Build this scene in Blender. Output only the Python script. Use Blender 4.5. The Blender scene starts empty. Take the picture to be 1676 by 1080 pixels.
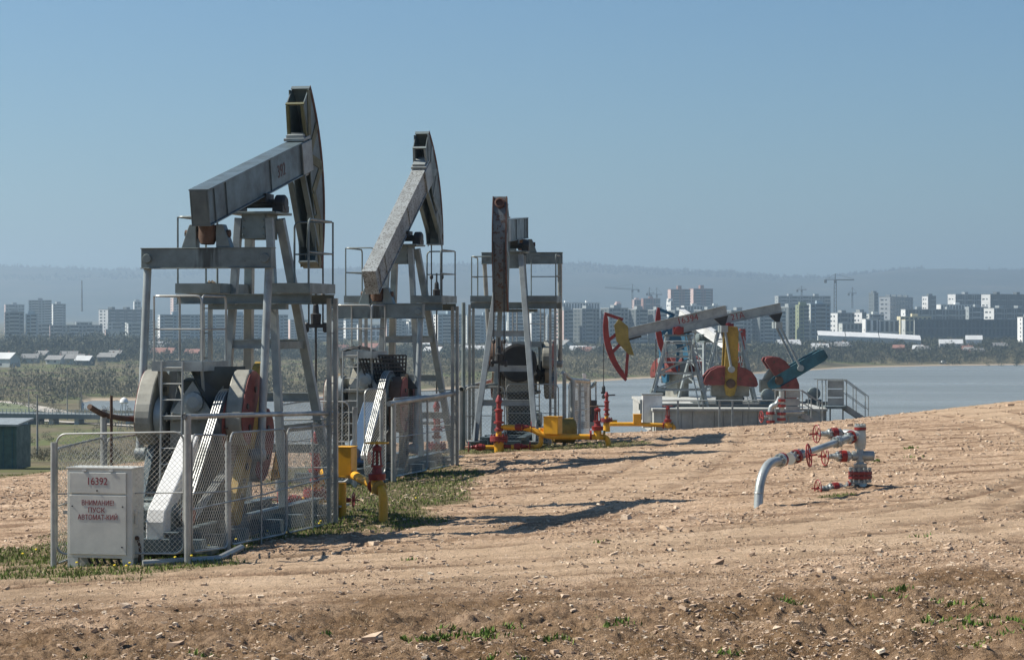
import bpy, bmesh, math, random
import numpy as np
from mathutils import Vector, Matrix, Euler
R = math.radians
random.seed(7)
scene = bpy.context.scene
col = scene.collection

# ------------------------------------------------------------------ camera, sky, sun, exposure
cam_data = bpy.data.cameras.new("camera"); cam = bpy.data.objects.new("camera", cam_data); col.objects.link(cam)
cam.location = (0, 0, 3.3); cam.rotation_euler = (R(90) - math.atan(10/4000), 0, 0)
cam_data.sensor_width = 36; cam_data.lens = 4000*36/1676
cam_data.clip_start = 0.5; cam_data.clip_end = 60000
scene.camera = cam
SUN_DIR = Vector((-1.0, 0.16, 1.06)).normalized()          # towards the sun
world = bpy.data.worlds.new("World"); scene.world = world; world.use_nodes = True
wn = world.node_tree.nodes; wl = world.node_tree.links
bg = wn["Background"]; sky = wn.new("ShaderNodeTexSky"); sky.sky_type = 'NISHITA'
sky.sun_disc = False; sky.sun_elevation = math.asin(SUN_DIR.z)
sky.sun_rotation = math.atan2(SUN_DIR.x, SUN_DIR.y)
sky.air_density = 1.0; sky.dust_density = 0.6; sky.ozone_density = 5.0; sky.altitude = 100
hs = wn.new("ShaderNodeHueSaturation"); hs.inputs["Saturation"].default_value = 1.08
wl.new(sky.outputs[0], hs.inputs["Color"]); tint = wn.new("ShaderNodeMix"); tint.data_type = 'RGBA'; tint.blend_type = 'MULTIPLY'; tint.inputs[0].default_value = 1; tint.inputs[7].default_value = (0.81, 1.01, 1.09, 1)
wl.new(hs.outputs[0], tint.inputs[6]); wl.new(tint.outputs[2], bg.inputs[0]); bg.inputs[1].default_value = 0.056
sun_d = bpy.data.lights.new("sun", 'SUN'); sun_d.energy = 5.0; sun_d.angle = R(0.5); sun_d.color = (1.0, 0.945, 0.85)
sun = bpy.data.objects.new("sun", sun_d); col.objects.link(sun)
sun.rotation_euler = SUN_DIR.to_track_quat('Z', 'Y').to_euler(); sun.location = (-30, 20, 60)
scene.view_settings.view_transform = 'Standard'; scene.view_settings.look = 'None'
scene.view_settings.exposure = 0.65; scene.view_settings.gamma = 1.0; scene.view_settings.use_curve_mapping = False
HAZE_DENSITY = 1.8e-4

# ------------------------------------------------------------------ materials
def newmat(name):
    m = bpy.data.materials.new(name); m.use_nodes = True
    nt = m.node_tree; b = nt.nodes["Principled BSDF"]
    return m, nt, b
def N(nt, t, **kw):
    n = nt.nodes.new(t)
    for k, v in kw.items():
        if k in n.inputs.keys() if isinstance(k, str) else False: n.inputs[k].default_value = v
        else: setattr(n, k, v)
    return n
def noise(nt, scale, detail=4, rough=0.6, coord='Object'):
    tc = nt.nodes.new("ShaderNodeTexCoord"); n = nt.nodes.new("ShaderNodeTexNoise")
    n.inputs["Scale"].default_value = scale; n.inputs["Detail"].default_value = detail; n.inputs["Roughness"].default_value = rough
    nt.links.new(tc.outputs[coord], n.inputs["Vector"]); return n
def ramp(nt, fac, stops):
    r = nt.nodes.new("ShaderNodeValToRGB"); e = r.color_ramp.elements
    while len(e) > 2: e.remove(e[-1])
    for i, (p, c) in enumerate(stops):
        if i < 2: el = e[i]; el.position = p
        else: el = e.new(p)
        el.color = (*c, 1) if len(c) == 3 else c
    nt.links.new(fac, r.inputs[0]); return r
def mix(nt, fac, a, b, mode='MIX'):
    m = nt.nodes.new("ShaderNodeMix"); m.data_type = 'RGBA'; m.blend_type = mode
    for s, v in ((0, fac), (6, a), (7, b)):
        if hasattr(v, 'links') or hasattr(v, 'is_linked'): nt.links.new(v, m.inputs[s])
        elif s == 0: m.inputs[0].default_value = v
        else: m.inputs[s].default_value = (*v, 1)
    return m.outputs[2]
def bump(nt, b, h, strength=0.3, dist=0.02):
    n = nt.nodes.new("ShaderNodeBump"); n.inputs["Strength"].default_value = strength; n.inputs["Distance"].default_value = dist
    nt.links.new(h, n.inputs["Height"]); nt.links.new(n.outputs[0], b.inputs["Normal"])
def paint(name, c, rough=0.5, metal=0.0, wear=0.35, wearcol=(0.10, 0.07, 0.05), scale=2.5, grime=0.35):
    """painted steel: uneven tone, grime streaks, worn specks"""
    m, nt, b = newmat(name)
    n1 = noise(nt, scale, 6, 0.65); n2 = noise(nt, scale*9, 5, 0.7)
    dark = tuple(x*(1-grime) for x in c); lite = tuple(min(0.95, x*1.12) for x in c)
    base = ramp(nt, n1.outputs[0], [(0.3, dark), (0.62, lite)]).outputs[0]
    t = 0.74 - 0.22*wear
    wr = ramp(nt, n2.outputs[0], [(t, (0, 0, 0)), (min(0.99, t+0.05), (1, 1, 1))]).outputs[0]
    cc = mix(nt, wr, base, wearcol)
    nt.links.new(cc, b.inputs["Base Color"])
    rr = ramp(nt, n1.outputs[0], [(0.3, (rough+0.15,)*3), (0.7, (rough-0.08,)*3)])
    nt.links.new(rr.outputs[0], b.inputs["Roughness"]); b.inputs["Metallic"].default_value = metal
    bump(nt, b, n2.outputs[0], 0.15, 0.01)
    return m
M = {}
M['silver'] = paint('silver_paint', (0.29, 0.32, 0.315), 0.45, 0.2, 0.25)
M['steel'] = paint('grey_blue_steel', (0.17, 0.205, 0.20), 0.45, 0.15, 0.3)
M['beam'] = paint('beam_paint', (0.105, 0.14, 0.15), 0.42, 0.2, 0.2)
M['peeled'] = paint('peeled_silver', (0.30, 0.32, 0.31), 0.5, 0.15, 0.95, (0.07, 0.055, 0.045), 3.0)
M['tan'] = paint('weathered_cast', (0.26, 0.255, 0.215), 0.55, 0.1, 0.4)
M['olive'] = paint('olive_paint', (0.10, 0.098, 0.038), 0.55, 0, 0.3)
M['red'] = paint('red_paint', (0.23, 0.022, 0.018), 0.42, 0, 0.3, (0.12, 0.03, 0.02))
M['dullred'] = paint('faded_red_paint', (0.19, 0.040, 0.032), 0.6, 0, 0.65, (0.07, 0.04, 0.035), grime=0.5)
M['yellow'] = paint('yellow_paint', (0.66, 0.33, 0.014), 0.42, 0, 0.25, (0.25, 0.10, 0.02), grime=0.2)
M['ochre'] = paint('ochre_paint', (0.34, 0.215, 0.03), 0.6, 0, 0.65, grime=0.5)
M['hinge'] = paint('dull_yellow_paint', (0.27, 0.205, 0.045), 0.55, 0, 0.4)
M['headweb'] = paint('dark_head_plate', (0.11, 0.145, 0.15), 0.5, 0.1, 0.4)
M['teal'] = paint('teal_paint', (0.03, 0.115, 0.145), 0.6, 0, 0.65, (0.10, 0.08, 0.06), grime=0.5)
M['blue'] = paint('blue_paint', (0.02, 0.10, 0.17), 0.45, 0, 0.3)
M['bluecover'] = paint('blue_grey_cover', (0.07, 0.12, 0.19), 0.3, 0.3, 0.2)
M['rust'] = paint('rusty_steel', (0.105, 0.062, 0.04), 0.8, 0, 0.5, (0.05, 0.03, 0.02))
M['darkrust'] = paint('dark_rusted_iron', (0.11, 0.055, 0.04), 0.8, 0, 0.5, (0.03, 0.02, 0.02))
M['black'] = paint('black_grease', (0.022, 0.022, 0.022), 0.5, 0, 0.2, (0.06, 0.05, 0.04))
M['rubber'] = paint('belt_rubber', (0.05, 0.06, 0.065), 0.6, 0, 0.1)
M['white'] = paint('white_paint', (0.62, 0.62, 0.60), 0.45, 0.05, 0.45, (0.30, 0.24, 0.18), grime=0.25)
M['cab'] = paint('cabinet_paint', (0.54, 0.54, 0.485), 0.35, 0.05, 0.12, (0.25, 0.16, 0.12), grime=0.12)
M['galv'] = paint('galvanised_tube', (0.36, 0.37, 0.35), 0.4, 0.35, 0.3, (0.25, 0.18, 0.12))
M['wire'] = paint('galvanised_wire', (0.62, 0.60, 0.52), 0.5, 0.0, 0.2, (0.3, 0.2, 0.1))
M['valve'] = paint('valve_silver', (0.40, 0.43, 0.41), 0.33, 0.4, 0.45, (0.16, 0.13, 0.10))
M['concrete'] = paint('concrete', (0.38, 0.385, 0.355), 0.85, 0, 0.5, (0.15, 0.14, 0.12), 1.2)
M['rustrim'] = paint('rust_run_steel', (0.12, 0.14, 0.15), 0.6, 0.05, 1.0, (0.075, 0.04, 0.028), 0.9)
M['hood'] = paint('shaded_dark_sheet', (0.05, 0.058, 0.055), 0.5, 0, 0.4)  # near-black colour stands in for shade under the slanted hood
M['wood'] = paint('weathered_wood', (0.22, 0.17, 0.11), 0.8, 0, 0.4)
M['letter'] = paint('red_stencil_ink', (0.24, 0.015, 0.02), 0.5, 0, 0.4, (0.55, 0.52, 0.5), 6)
M['letterdark'] = paint('dark_stencil_ink', (0.10, 0.055, 0.05), 0.6, 0, 0.5, (0.2, 0.2, 0.2), 6)

def stained(name, c):
    """steel with black grease runs under the central bearing"""
    m = paint(name, c, 0.45, 0.15, 0.3); nt = m.node_tree; b = nt.nodes["Principled BSDF"]; old = b.inputs["Base Color"].links[0].from_socket
    tc = nt.nodes.new("ShaderNodeTexCoord"); sp = nt.nodes.new("ShaderNodeSeparateXYZ"); nt.links.new(tc.outputs["Object"], sp.inputs[0])
    mp = nt.nodes.new("ShaderNodeMapping"); mp.inputs["Scale"].default_value = (9, 1, 0.8); nt.links.new(tc.outputs["Object"], mp.inputs[0])
    n = nt.nodes.new("ShaderNodeTexNoise"); n.inputs["Scale"].default_value = 2.2; n.inputs["Detail"].default_value = 5; nt.links.new(mp.outputs[0], n.inputs[0])
    ab = nt.nodes.new("ShaderNodeMath"); ab.operation = 'ABSOLUTE'; nt.links.new(sp.outputs[0], ab.inputs[0])
    ma = nt.nodes.new("ShaderNodeMath"); ma.operation = 'MULTIPLY_ADD'; ma.inputs[1].default_value = -1.5; nt.links.new(ab.outputs[0], ma.inputs[0]); nt.links.new(n.outputs[0], ma.inputs[2])
    f = ramp(nt, ma.outputs[0], [(0.18, (0, 0, 0)), (0.42, (0.85, 0.85, 0.85))]); nt.links.new(mix(nt, f.outputs[0], old, (0.035, 0.035, 0.03)), b.inputs["Base Color"]); return m
M['equal'] = stained('equalizer_steel', (0.17, 0.205, 0.20))
# ------------------------------------------------------------------ mesh builder
def vec(p): return Vector(p)
class MB:
    def __init__(s): s.v = []; s.f = []
    def add(s, vs, fs):
        o = len(s.v); s.v += [tuple(v) for v in vs]; s.f += [tuple(i+o for i in f) for f in fs]; return s
    def box(s, c, d, rz=0, rot=None, bevel=0):
        c = vec(c); m = rot if rot is not None else Matrix.Rotation(rz, 3, 'Z')
        vs = [c + m @ Vector((x*d[0]/2, y*d[1]/2, z*d[2]/2)) for x in (-1, 1) for y in (-1, 1) for z in (-1, 1)]
        return s.add(vs, [(0,1,3,2),(4,6,7,5),(0,4,5,1),(2,3,7,6),(0,2,6,4),(1,5,7,3)])
    def bx(s, x0, x1, y0, y1, z0, z1): return s.box(((x0+x1)/2, (y0+y1)/2, (z0+z1)/2), (x1-x0, y1-y0, z1-z0))
    def bar(s, a, b, w, h, up=(0, 0, 1)):
        """rectangular bar from a to b, w across, h along up"""
        a = vec(a); b = vec(b); d = (b-a).normalized(); up = vec(up)
        x = d.cross(up)
        if x.length < 1e-4: x = d.cross(Vector((0, 1, 0)))
        x.normalize(); u = x.cross(d).normalized()
        vs = [p + x*(i*w/2) + u*(j*h/2) for p in (a, b) for i, j in ((-1,-1),(1,-1),(1,1),(-1,1))]
        return s.add(vs, [(0,3,2,1),(4,5,6,7),(0,1,5,4),(1,2,6,5),(2,3,7,6),(3,0,4,7)])
    def chan(s, a, b, w, h, t=0.02, up=(0, 0, 1)):
        """I section: two flanges and a web"""
        a = vec(a); b = vec(b); u = vec(up); d = (b-a).normalized(); x = d.cross(u).normalized(); u = x.cross(d).normalized()
        o = u*(h/2-t/2)
        s.bar(a+o, b+o, w, t, u); s.bar(a-o, b-o, w, t, u); s.bar(a, b, t, h-2*t-0.002, u); return s
    def tube(s, pts, r, n=8, cap=True, closed=False):
        pts = [vec(p) for p in pts]; k = len(pts); rs = r if isinstance(r, (list, tuple)) else [r]*k
        rings = []; prev = None
        for i, p in enumerate(pts):
            if closed: t = (pts[(i+1) % k] - pts[i-1]).normalized()
            elif i == 0: t = (pts[1]-p).normalized()
            elif i == k-1: t = (p-pts[i-1]).normalized()
            else: t = ((pts[i+1]-p).normalized() + (p-pts[i-1]).normalized()).normalized()
            if prev is None:
                x = t.cross(Vector((0, 0, 1)))
                if x.length < 1e-3: x = t.cross(Vector((0, 1, 0)))
                x.normalize()
            else:
                x = (prev - t*prev.dot(t)).normalized()
            prev = x; y = t.cross(x).normalized()
            rings.append([p + (x*math.cos(2*math.pi*j/n) + y*math.sin(2*math.pi*j/n))*rs[i] for j in range(n)])
        vs = [v for rg in rings for v in rg]; fs = []
        for i in range(k if closed else k-1):
            q = (i+1) % k
            for j in range(n): fs.append((i*n+j, i*n+(j+1) % n, q*n+(j+1) % n, q*n+j))
        if cap and not closed: fs += [tuple(reversed(range(n))), tuple((k-1)*n+j for j in range(n))]
        return s.add(vs, fs)
    def cyl(s, a, b, r, n=12, r2=None): return s.tube([a, b], [r, r if r2 is None else r2], n)
    def lathe(s, a, axis, prof, n=14):
        """profile [(distance along axis, radius)...]"""
        a = vec(a); t = vec(axis).normalized(); x = t.cross(Vector((0, 0, 1)))
        if x.length < 1e-3: x = Vector((1, 0, 0))
        x.normalize(); y = t.cross(x)
        vs = [a + t*d + (x*math.cos(2*math.pi*j/n)+y*math.sin(2*math.pi*j/n))*r for d, r in prof for j in range(n)]
        fs = [(i*n+j, i*n+(j+1) % n, (i+1)*n+(j+1) % n, (i+1)*n+j) for i in range(len(prof)-1) for j in range(n)]
        fs += [tuple(reversed(range(n))), tuple((len(prof)-1)*n+j for j in range(n))]
        return s.add(vs, fs)
    def ring(s, c, axis, rad, r, n=20, m=6):
        c = vec(c); t = vec(axis).normalized(); x = t.cross(Vector((0, 0, 1)))
        if x.length < 1e-3: x = Vector((1, 0, 0))
        x.normalize(); y = t.cross(x)
        return s.tube([c + (x*math.cos(2*math.pi*j/n)+y*math.sin(2*math.pi*j/n))*rad for j in range(n)], r, m, closed=True)
    def prism(s, poly, a, b, plane='yz'):
        """2D polygon extruded between a and b along the remaining axis"""
        def P(p, w):
            return {'yz': (w, p[0], p[1]), 'xz': (p[0], w, p[1]), 'xy': (p[0], p[1], w)}[plane]
        n = len(poly); vs = [P(p, a) for p in poly] + [P(p, b) for p in poly]
        return s.add(vs, [tuple(range(n)), tuple(reversed(range(n, 2*n)))] + [(i, n+i, n+(i+1) % n, (i+1) % n) for i in range(n)])
    def build(s, name, mat, parent=None, smooth=False, bevel=0, loc=None):
        me = bpy.data.meshes.new(name); me.from_pydata(s.v, [], s.f)
        bm = bmesh.new(); bm.from_mesh(me); bmesh.ops.recalc_face_normals(bm, faces=bm.faces)
        bm.to_mesh(me); bm.free()
        o = bpy.data.objects.new(name, me); col.objects.link(o); me.materials.append(mat)
        if smooth:
            me.polygons.foreach_set('use_smooth', [True]*len(me.polygons)); me.set_sharp_from_angle(angle=R(40))
        if bevel:
            md = o.modifiers.new('bevel', 'BEVEL'); md.width = bevel; md.segments = 2; md.limit_method = 'ANGLE'; md.angle_limit = R(40)
        if parent is not None: o.parent = parent
        if loc is not None: o.location = loc
        return o
def arc(c, r, a0, a1, n):
    return [(c[0]+r*math.cos(a0+(a1-a0)*i/n), c[1]+r*math.sin(a0+(a1-a0)*i/n)) for i in range(n+1)]
def bend(pts, r=0.15, n=5):
    """round the corners of a polyline"""
    pts = [vec(p) for p in pts]; out = [pts[0]]
    for i in range(1, len(pts)-1):
        p = pts[i]; a = (pts[i-1]-p); b = (pts[i+1]-p); q = min(r, a.length*0.49, b.length*0.49)
        A = p + a.normalized()*q; B = p + b.normalized()*q
        for k in range(n+1):
            t = k/n; out.append(A*(1-t)**2 + p*2*t*(1-t) + B*t*t)
    out.append(pts[-1]); return out
def tag(o, label=None, cat=None, group=None, kind=None):
    if label: o['label'] = label
    if cat: o['category'] = cat
    if group: o['group'] = group
    if kind: o['kind'] = kind
    return o
def empty(name, loc, rz=0, label=None, cat=None, group=None):
    o = bpy.data.objects.new(name, None); col.objects.link(o); o.location = loc; o.rotation_euler = (0, 0, rz)
    o.empty_display_size = 0.3
    return tag(o, label, cat, group)
def text(body, size, mat, parent, loc, rot, name='lettering', extrude=0.002, sx=1.0):
    cu = bpy.data.curves.new('lettering', 'FONT'); cu.body = body; cu.size = size; cu.extrude = extrude
    cu.align_x = 'CENTER'; cu.align_y = 'CENTER'; cu.space_line = 1.05; cu.offset = 0.0
    tmp = bpy.data.objects.new('tmp_text', cu); col.objects.link(tmp)
    dg = bpy.context.evaluated_depsgraph_get(); me = bpy.data.meshes.new_from_object(tmp.evaluated_get(dg))
    bpy.data.objects.remove(tmp)
    o = bpy.data.objects.new(name, me); col.objects.link(o); me.materials.clear(); me.materials.append(mat)
    o.parent = parent; o.location = loc; o.rotation_euler = rot; o.scale = (sx, 1, 1)
    return o
def fast_mesh(name, verts, faces, mat, smooth=False):
    """numpy arrays -> mesh object; faces (n,k)"""
    me = bpy.data.meshes.new(name); nf, k = faces.shape
    me.vertices.add(len(verts)); me.vertices.foreach_set('co', verts.astype(np.float32).ravel())
    me.loops.add(nf*k); me.loops.foreach_set('vertex_index', faces.astype(np.int32).ravel())
    me.polygons.add(nf); me.polygons.foreach_set('loop_start', np.arange(0, nf*k, k, dtype=np.int32))
    me.polygons.foreach_set('use_smooth', np.full(nf, smooth))
    me.update(calc_edges=True); me.materials.append(mat)
    o = bpy.data.objects.new(name, me); col.objects.link(o); return o

# ------------------------------------------------------------------ noise and ground functions
def vnoise(x, y, seed=0):
    x = np.asarray(x, float); y = np.asarray(y, float)
    xi = np.floor(x).astype(np.int64); yi = np.floor(y).astype(np.int64); fx = x-xi; fy = y-yi
    fx = fx*fx*(3-2*fx); fy = fy*fy*(3-2*fy)
    def h(a, b):
        n = (a*374761393 + b*668265263 + seed*1442695041) & 0xffffffff
        n = ((n ^ (n >> 13))*1274126177) & 0xffffffff
        n = (n ^ (n >> 16)) & 0xffff
        return n/65535.0
    return (h(xi, yi)*(1-fx)+h(xi+1, yi)*fx)*(1-fy) + (h(xi, yi+1)*(1-fx)+h(xi+1, yi+1)*fx)*fy
def fbm(x, y, seed=0, octs=4, rough=0.5):
    s = 0; a = 1; t = 0
    for i in range(octs):
        s = s + a*vnoise(np.asarray(x)*2**i, np.asarray(y)*2**i, seed+i*17); t += a; a *= rough
    return s/t - 0.5
def sstep(a, b, x):
    t = np.clip((np.asarray(x, float)-a)/(b-a), 0, 1); return t*t*(3-2*t)
def edge_y(x):
    return np.interp(x, [-60, -12.5, -7, -3, 5, 15, 40, 80], [46, 58, 76, 84, 99, 108, 118, 128])
def ground_base(x, y):
    x = np.asarray(x, float); y = np.asarray(y, float)
    f = np.interp(y, [0, 18, 24, 34, 42, 64, 80, 95, 110, 130], [0.5, 0.25, 0.16, 0.2, 0.16, 0.12, -0.42, -1.28, -2.1, -3.0])
    z = 0.05*np.clip(x, -25, 35) + f
    z = z + 0.06*np.clip(x-10, 0, 16)*sstep(66, 90, y)
    t = np.clip(y-edge_y(x), 0, None)
    side = sstep(-0.15, -0.085, x/np.maximum(y, 1))
    sl = 0.055*(1-side)+0.34*side
    z = z - sl*(np.sqrt(t*t+36)-6)
    return np.maximum(z, -60)
def gz(x, y): return float(ground_base(x, y))
def at(px, py, d): return Vector(((px-838)*d/4000, d, 3.3-(py-530)*d/4000))
# ------------------------------------------------------------------ near ground: one sheet of stony dirt
TRACKS = [([(-30, 33.2), (-9, 33.4), (-3, 33.2), (2, 33.6), (6, 35.6), (9.2, 40), (11.8, 48), (13.6, 60), (14.6, 80), (15, 120)], 1.0),
          ([(-30, 30.6), (-8, 31.0), (-2, 30.9), (3, 31.3), (7.6, 33.2), (11, 38), (14, 48), (16.5, 70), (17, 120)], 0.9),
          ([(-1.5, 37.0), (0.8, 41), (2.6, 47), (4.2, 56), (6.0, 72), (8, 100)], 0.6),
          ([(12.5, 20), (8.0, 28), (7.2, 33), (8.6, 38), (10.5, 43)], 0.5)]
def smooth_line(pts, n=90):
    p = np.array(pts, float); t = np.concatenate([[0], np.cumsum(np.hypot(*np.diff(p, axis=0).T))]); s = np.linspace(0, t[-1], n)
    q = np.stack([np.interp(s, t, p[:, 0]), np.interp(s, t, p[:, 1])], -1)
    for _ in range(4): q[1:-1] = (q[:-2]+q[1:-1]*2+q[2:])/4
    return q
TL = [(smooth_line(p), w) for p, w in TRACKS]
def track_field(x, y):
    """wheel ruts: (rut depth, compacted band, raised shoulder), each 0..1"""
    sh = np.shape(x); x = np.ravel(np.asarray(x, float)); y = np.ravel(np.asarray(y, float))
    rut = np.zeros(len(x)); band = np.zeros(len(x)); lip = np.zeros(len(x)); m = (y > 18) & (y < 125) & (np.abs(x) < 34)
    xx = x[m]; yy = y[m]; wob = 0.10*fbm(xx*0.7, yy*0.7, 401, 3); br = np.clip(0.55+1.6*fbm(xx*0.35, yy*0.35, 402, 3), 0, 1)
    R_ = np.zeros(len(xx)); B_ = np.zeros(len(xx)); L_ = np.zeros(len(xx))
    for q, w in TL:
        d = np.full(len(xx), 1e9)
        for k in range(len(q)-1):
            ax, ay = q[k]; bx_, by_ = q[k+1]; dx = bx_-ax; dy = by_-ay; t = np.clip(((xx-ax)*dx+(yy-ay)*dy)/(dx*dx+dy*dy), 0, 1)
            d = np.minimum(d, (xx-ax-t*dx)**2+(yy-ay-t*dy)**2)
        d = np.sqrt(d)+wob
        e = np.abs(d-0.95)
        R_ = np.maximum(R_, w*br*np.exp(-(e/0.17)**2)); L_ = np.maximum(L_, w*br*np.exp(-((e-0.32)/0.10)**2)); B_ = np.maximum(B_, w*np.exp(-(d/1.5)**4))
    rut[m] = R_; band[m] = B_; lip[m] = L_
    return rut.reshape(sh), band.reshape(sh), lip.reshape(sh)
def detail_h(x, y):
    """clods, ruts and tyre tracks on the plateau"""
    h = 0.10*fbm(x*0.22, y*0.22, 3, 3)
    n = fbm(x*3.1, y*3.1, 11, 5, 0.62); h = h + 0.075*n
    m = fbm(x*9, y*9, 31, 4, 0.6); h = h + 0.05*np.clip(m, -0.3, 0.4)
    rough = sstep(29.5, 26.0, y + 3*fbm(x*0.35, y*0.35, 5, 3))
    clod = fbm(x*2.2, y*1.4, 77, 4, 0.55)
    h = h + rough*0.30*np.clip(clod, -0.2, 0.5) + rough*0.07*fbm(x*14, y*10, 78, 3)
    for cx, cy, rr in ((3.92, 38.62, 0.30), (6.0, 41.9, 0.42), (-2.07, 39.3, 0.25)): dd = np.hypot(x-cx, (y-cy)); h = h + 0.10*np.exp(-(dd/rr)**2)*(0.7+2.0*fbm(x*6, y*6, 301, 3))
    td = track_field(x, y)
    h = h*(1-0.45*td[1]) - 0.05*td[0] + 0.03*td[2]
    return h
def ground_h(x, y): return ground_base(x, y) + detail_h(np.asarray(x, float), np.asarray(y, float))

def make_ground():
    ys = list(np.linspace(-70, 14, 22)); y = 14.5
    while y < 260:
        ys.append(y); y += min(max(y*y*6.0e-5, 0.035), 1.6) if y > 20 else 0.35
    ys = np.array(ys)
    a_in = np.arange(-0.25, 0.2501, 0.00095)
    a_out = np.array([0.27, 0.3, 0.34, 0.4, 0.5, 0.65, 0.9, 1.3, 2.0, 3.0, 5.0])
    a = np.concatenate([-a_out[::-1], a_in, a_out])
    Y, A = np.meshgrid(ys, a, indexing='ij'); X = A*np.maximum(Y, 14.0)
    X = np.clip(X, -160, 200)
    Z = ground_h(X, Y); nr, nc = Y.shape
    V = np.stack([X, Y, Z], -1).reshape(-1, 3)
    i = np.arange(nr-1)[:, None]*nc + np.arange(nc-1)[None, :]; i = i.ravel()
    F = np.stack([i, i+1, i+nc+1, i+nc], -1)
    m, nt, b = newmat('stony_dirt')
    L = nt.links
    geo = nt.nodes.new("ShaderNodeNewGeometry"); sep = nt.nodes.new("ShaderNodeSeparateXYZ"); L.new(geo.outputs["Position"], sep.inputs[0])
    big = noise(nt, 0.12, 4, 0.55); mid = noise(nt, 1.1, 6, 0.65); fine = noise(nt, 14, 6, 0.75); peb = noise(nt, 45, 3, 0.7)
    # stretched streaks along the driving direction
    tc = nt.nodes.new("ShaderNodeTexCoord"); mp = nt.nodes.new("ShaderNodeMapping"); mp.inputs["Scale"].default_value = (0.25, 1.6, 1)
    mp.inputs["Rotation"].default_value = (0, 0, R(-4)); L.new(tc.outputs["Object"], mp.inputs[0])
    st = nt.nodes.new("ShaderNodeTexNoise"); st.inputs["Scale"].default_value = 1.3; st.inputs["Detail"].default_value = 5; L.new(mp.outputs[0], st.inputs[0])
    c1 = ramp(nt, mid.outputs[0], [(0.28, (0.39, 0.262, 0.165)), (0.48, (0.56, 0.395, 0.262)), (0.72, (0.71, 0.525, 0.37))]).outputs[0]
    c2 = ramp(nt, st.outputs[0], [(0.38, (0.42, 0.37, 0.33)), (0.47, (0.8, 0.77, 0.75)), (0.6, (1.0, 1.0, 1.0))]).outputs[0]
    c = mix(nt, 0.85, c1, c2, 'MULTIPLY')
    sp = ramp(nt, fine.outputs[0], [(0.36, (0.52, 0.49, 0.46)), (0.5, (1, 1, 1)), (0.66, (1.3, 1.29, 1.27))]).outputs[0]
    c = mix(nt, 1.0, c, sp, 'MULTIPLY')
    pb = ramp(nt, peb.outputs[0], [(0.60, (0, 0, 0)), (0.68, (0.5, 0.5, 0.5))]).outputs[0]
    c = mix(nt, pb, c, (0.50, 0.43, 0.34))
    # dark moist soil close to the camera, in drifts
    add = nt.nodes.new("ShaderNodeMath"); add.operation = 'MULTIPLY_ADD'; add.inputs[1].default_value = 13.0
    L.new(noise(nt, 0.30, 6, 0.62).outputs[0], add.inputs[0]); L.new(sep.outputs[1], add.inputs[2])
    mr = nt.nodes.new("ShaderNodeMapRange"); mr.inputs[1].default_value = 36.6; mr.inputs[2].default_value = 33.2; L.new(add.outputs[0], mr.inputs[0])
    soil = ramp(nt, fine.outputs[0], [(0.3, (0.075, 0.043, 0.020)), (0.55, (0.22, 0.135, 0.070)), (0.75, (0.36, 0.245, 0.14))]).outputs[0]
    mf = nt.nodes.new("ShaderNodeMath"); mf.operation = 'MULTIPLY'; L.new(mr.outputs[0], mf.inputs[0])
    L.new(ramp(nt, mid.outputs[0], [(0.36, (1, 1, 1)), (0.66, (0.55, 0.55, 0.55))]).outputs[0], mf.inputs[1])
    c = mix(nt, mf.outputs[0], c, soil)
    # mossy green-brown where grass grows, round the pumps and beyond the edge on the left
    ga = nt.nodes.new("ShaderNodeAttribute"); ga.attribute_name = 'grass'
    gcol = ramp(nt, fine.outputs[0], [(0.3, (0.05, 0.055, 0.02)), (0.7, (0.17, 0.15, 0.07))]).outputs[0]
    c = mix(nt, ga.outputs["Fac"], c, gcol)
    ta = nt.nodes.new("ShaderNodeAttribute"); ta.attribute_name = 'rut'
    c = mix(nt, ta.outputs["Fac"], c, mix(nt, 1.0, c, (0.46, 0.40, 0.36), 'MULTIPLY'))
    tb = nt.nodes.new("ShaderNodeAttribute"); tb.attribute_name = 'packed'
    c = mix(nt, tb.outputs["Fac"], c, (0.60, 0.445, 0.295))
    L.new(c, b.inputs["Base Color"]); b.inputs["Roughness"].default_value = 0.95
    b.inputs["Specular IOR Level"].default_value = 0.15
    mm = nt.nodes.new("ShaderNodeMath"); mm.operation = 'ADD'; L.new(fine.outputs[0], mm.inputs[0]); L.new(peb.outputs[0], mm.inputs[1])
    bump(nt, b, mm.outputs[0], 1.0, 0.05)
    o = fast_mesh('ground', V, F, m, True)
    at_ = o.data.attributes.new('grass', 'FLOAT', 'POINT'); at_.data.foreach_set('value', grass_mask(X, Y).ravel().astype(np.float32))
    tf = track_field(X, Y)
    at_ = o.data.attributes.new('rut', 'FLOAT', 'POINT'); at_.data.foreach_set('value', np.clip(tf[0]*1.3, 0, 1).ravel().astype(np.float32))
    at_ = o.data.attributes.new('packed', 'FLOAT', 'POINT'); at_.data.foreach_set('value', (0.42*tf[1]*(1-tf[0])).ravel().astype(np.float32))
    tag(o, kind='structure'); return o
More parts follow.
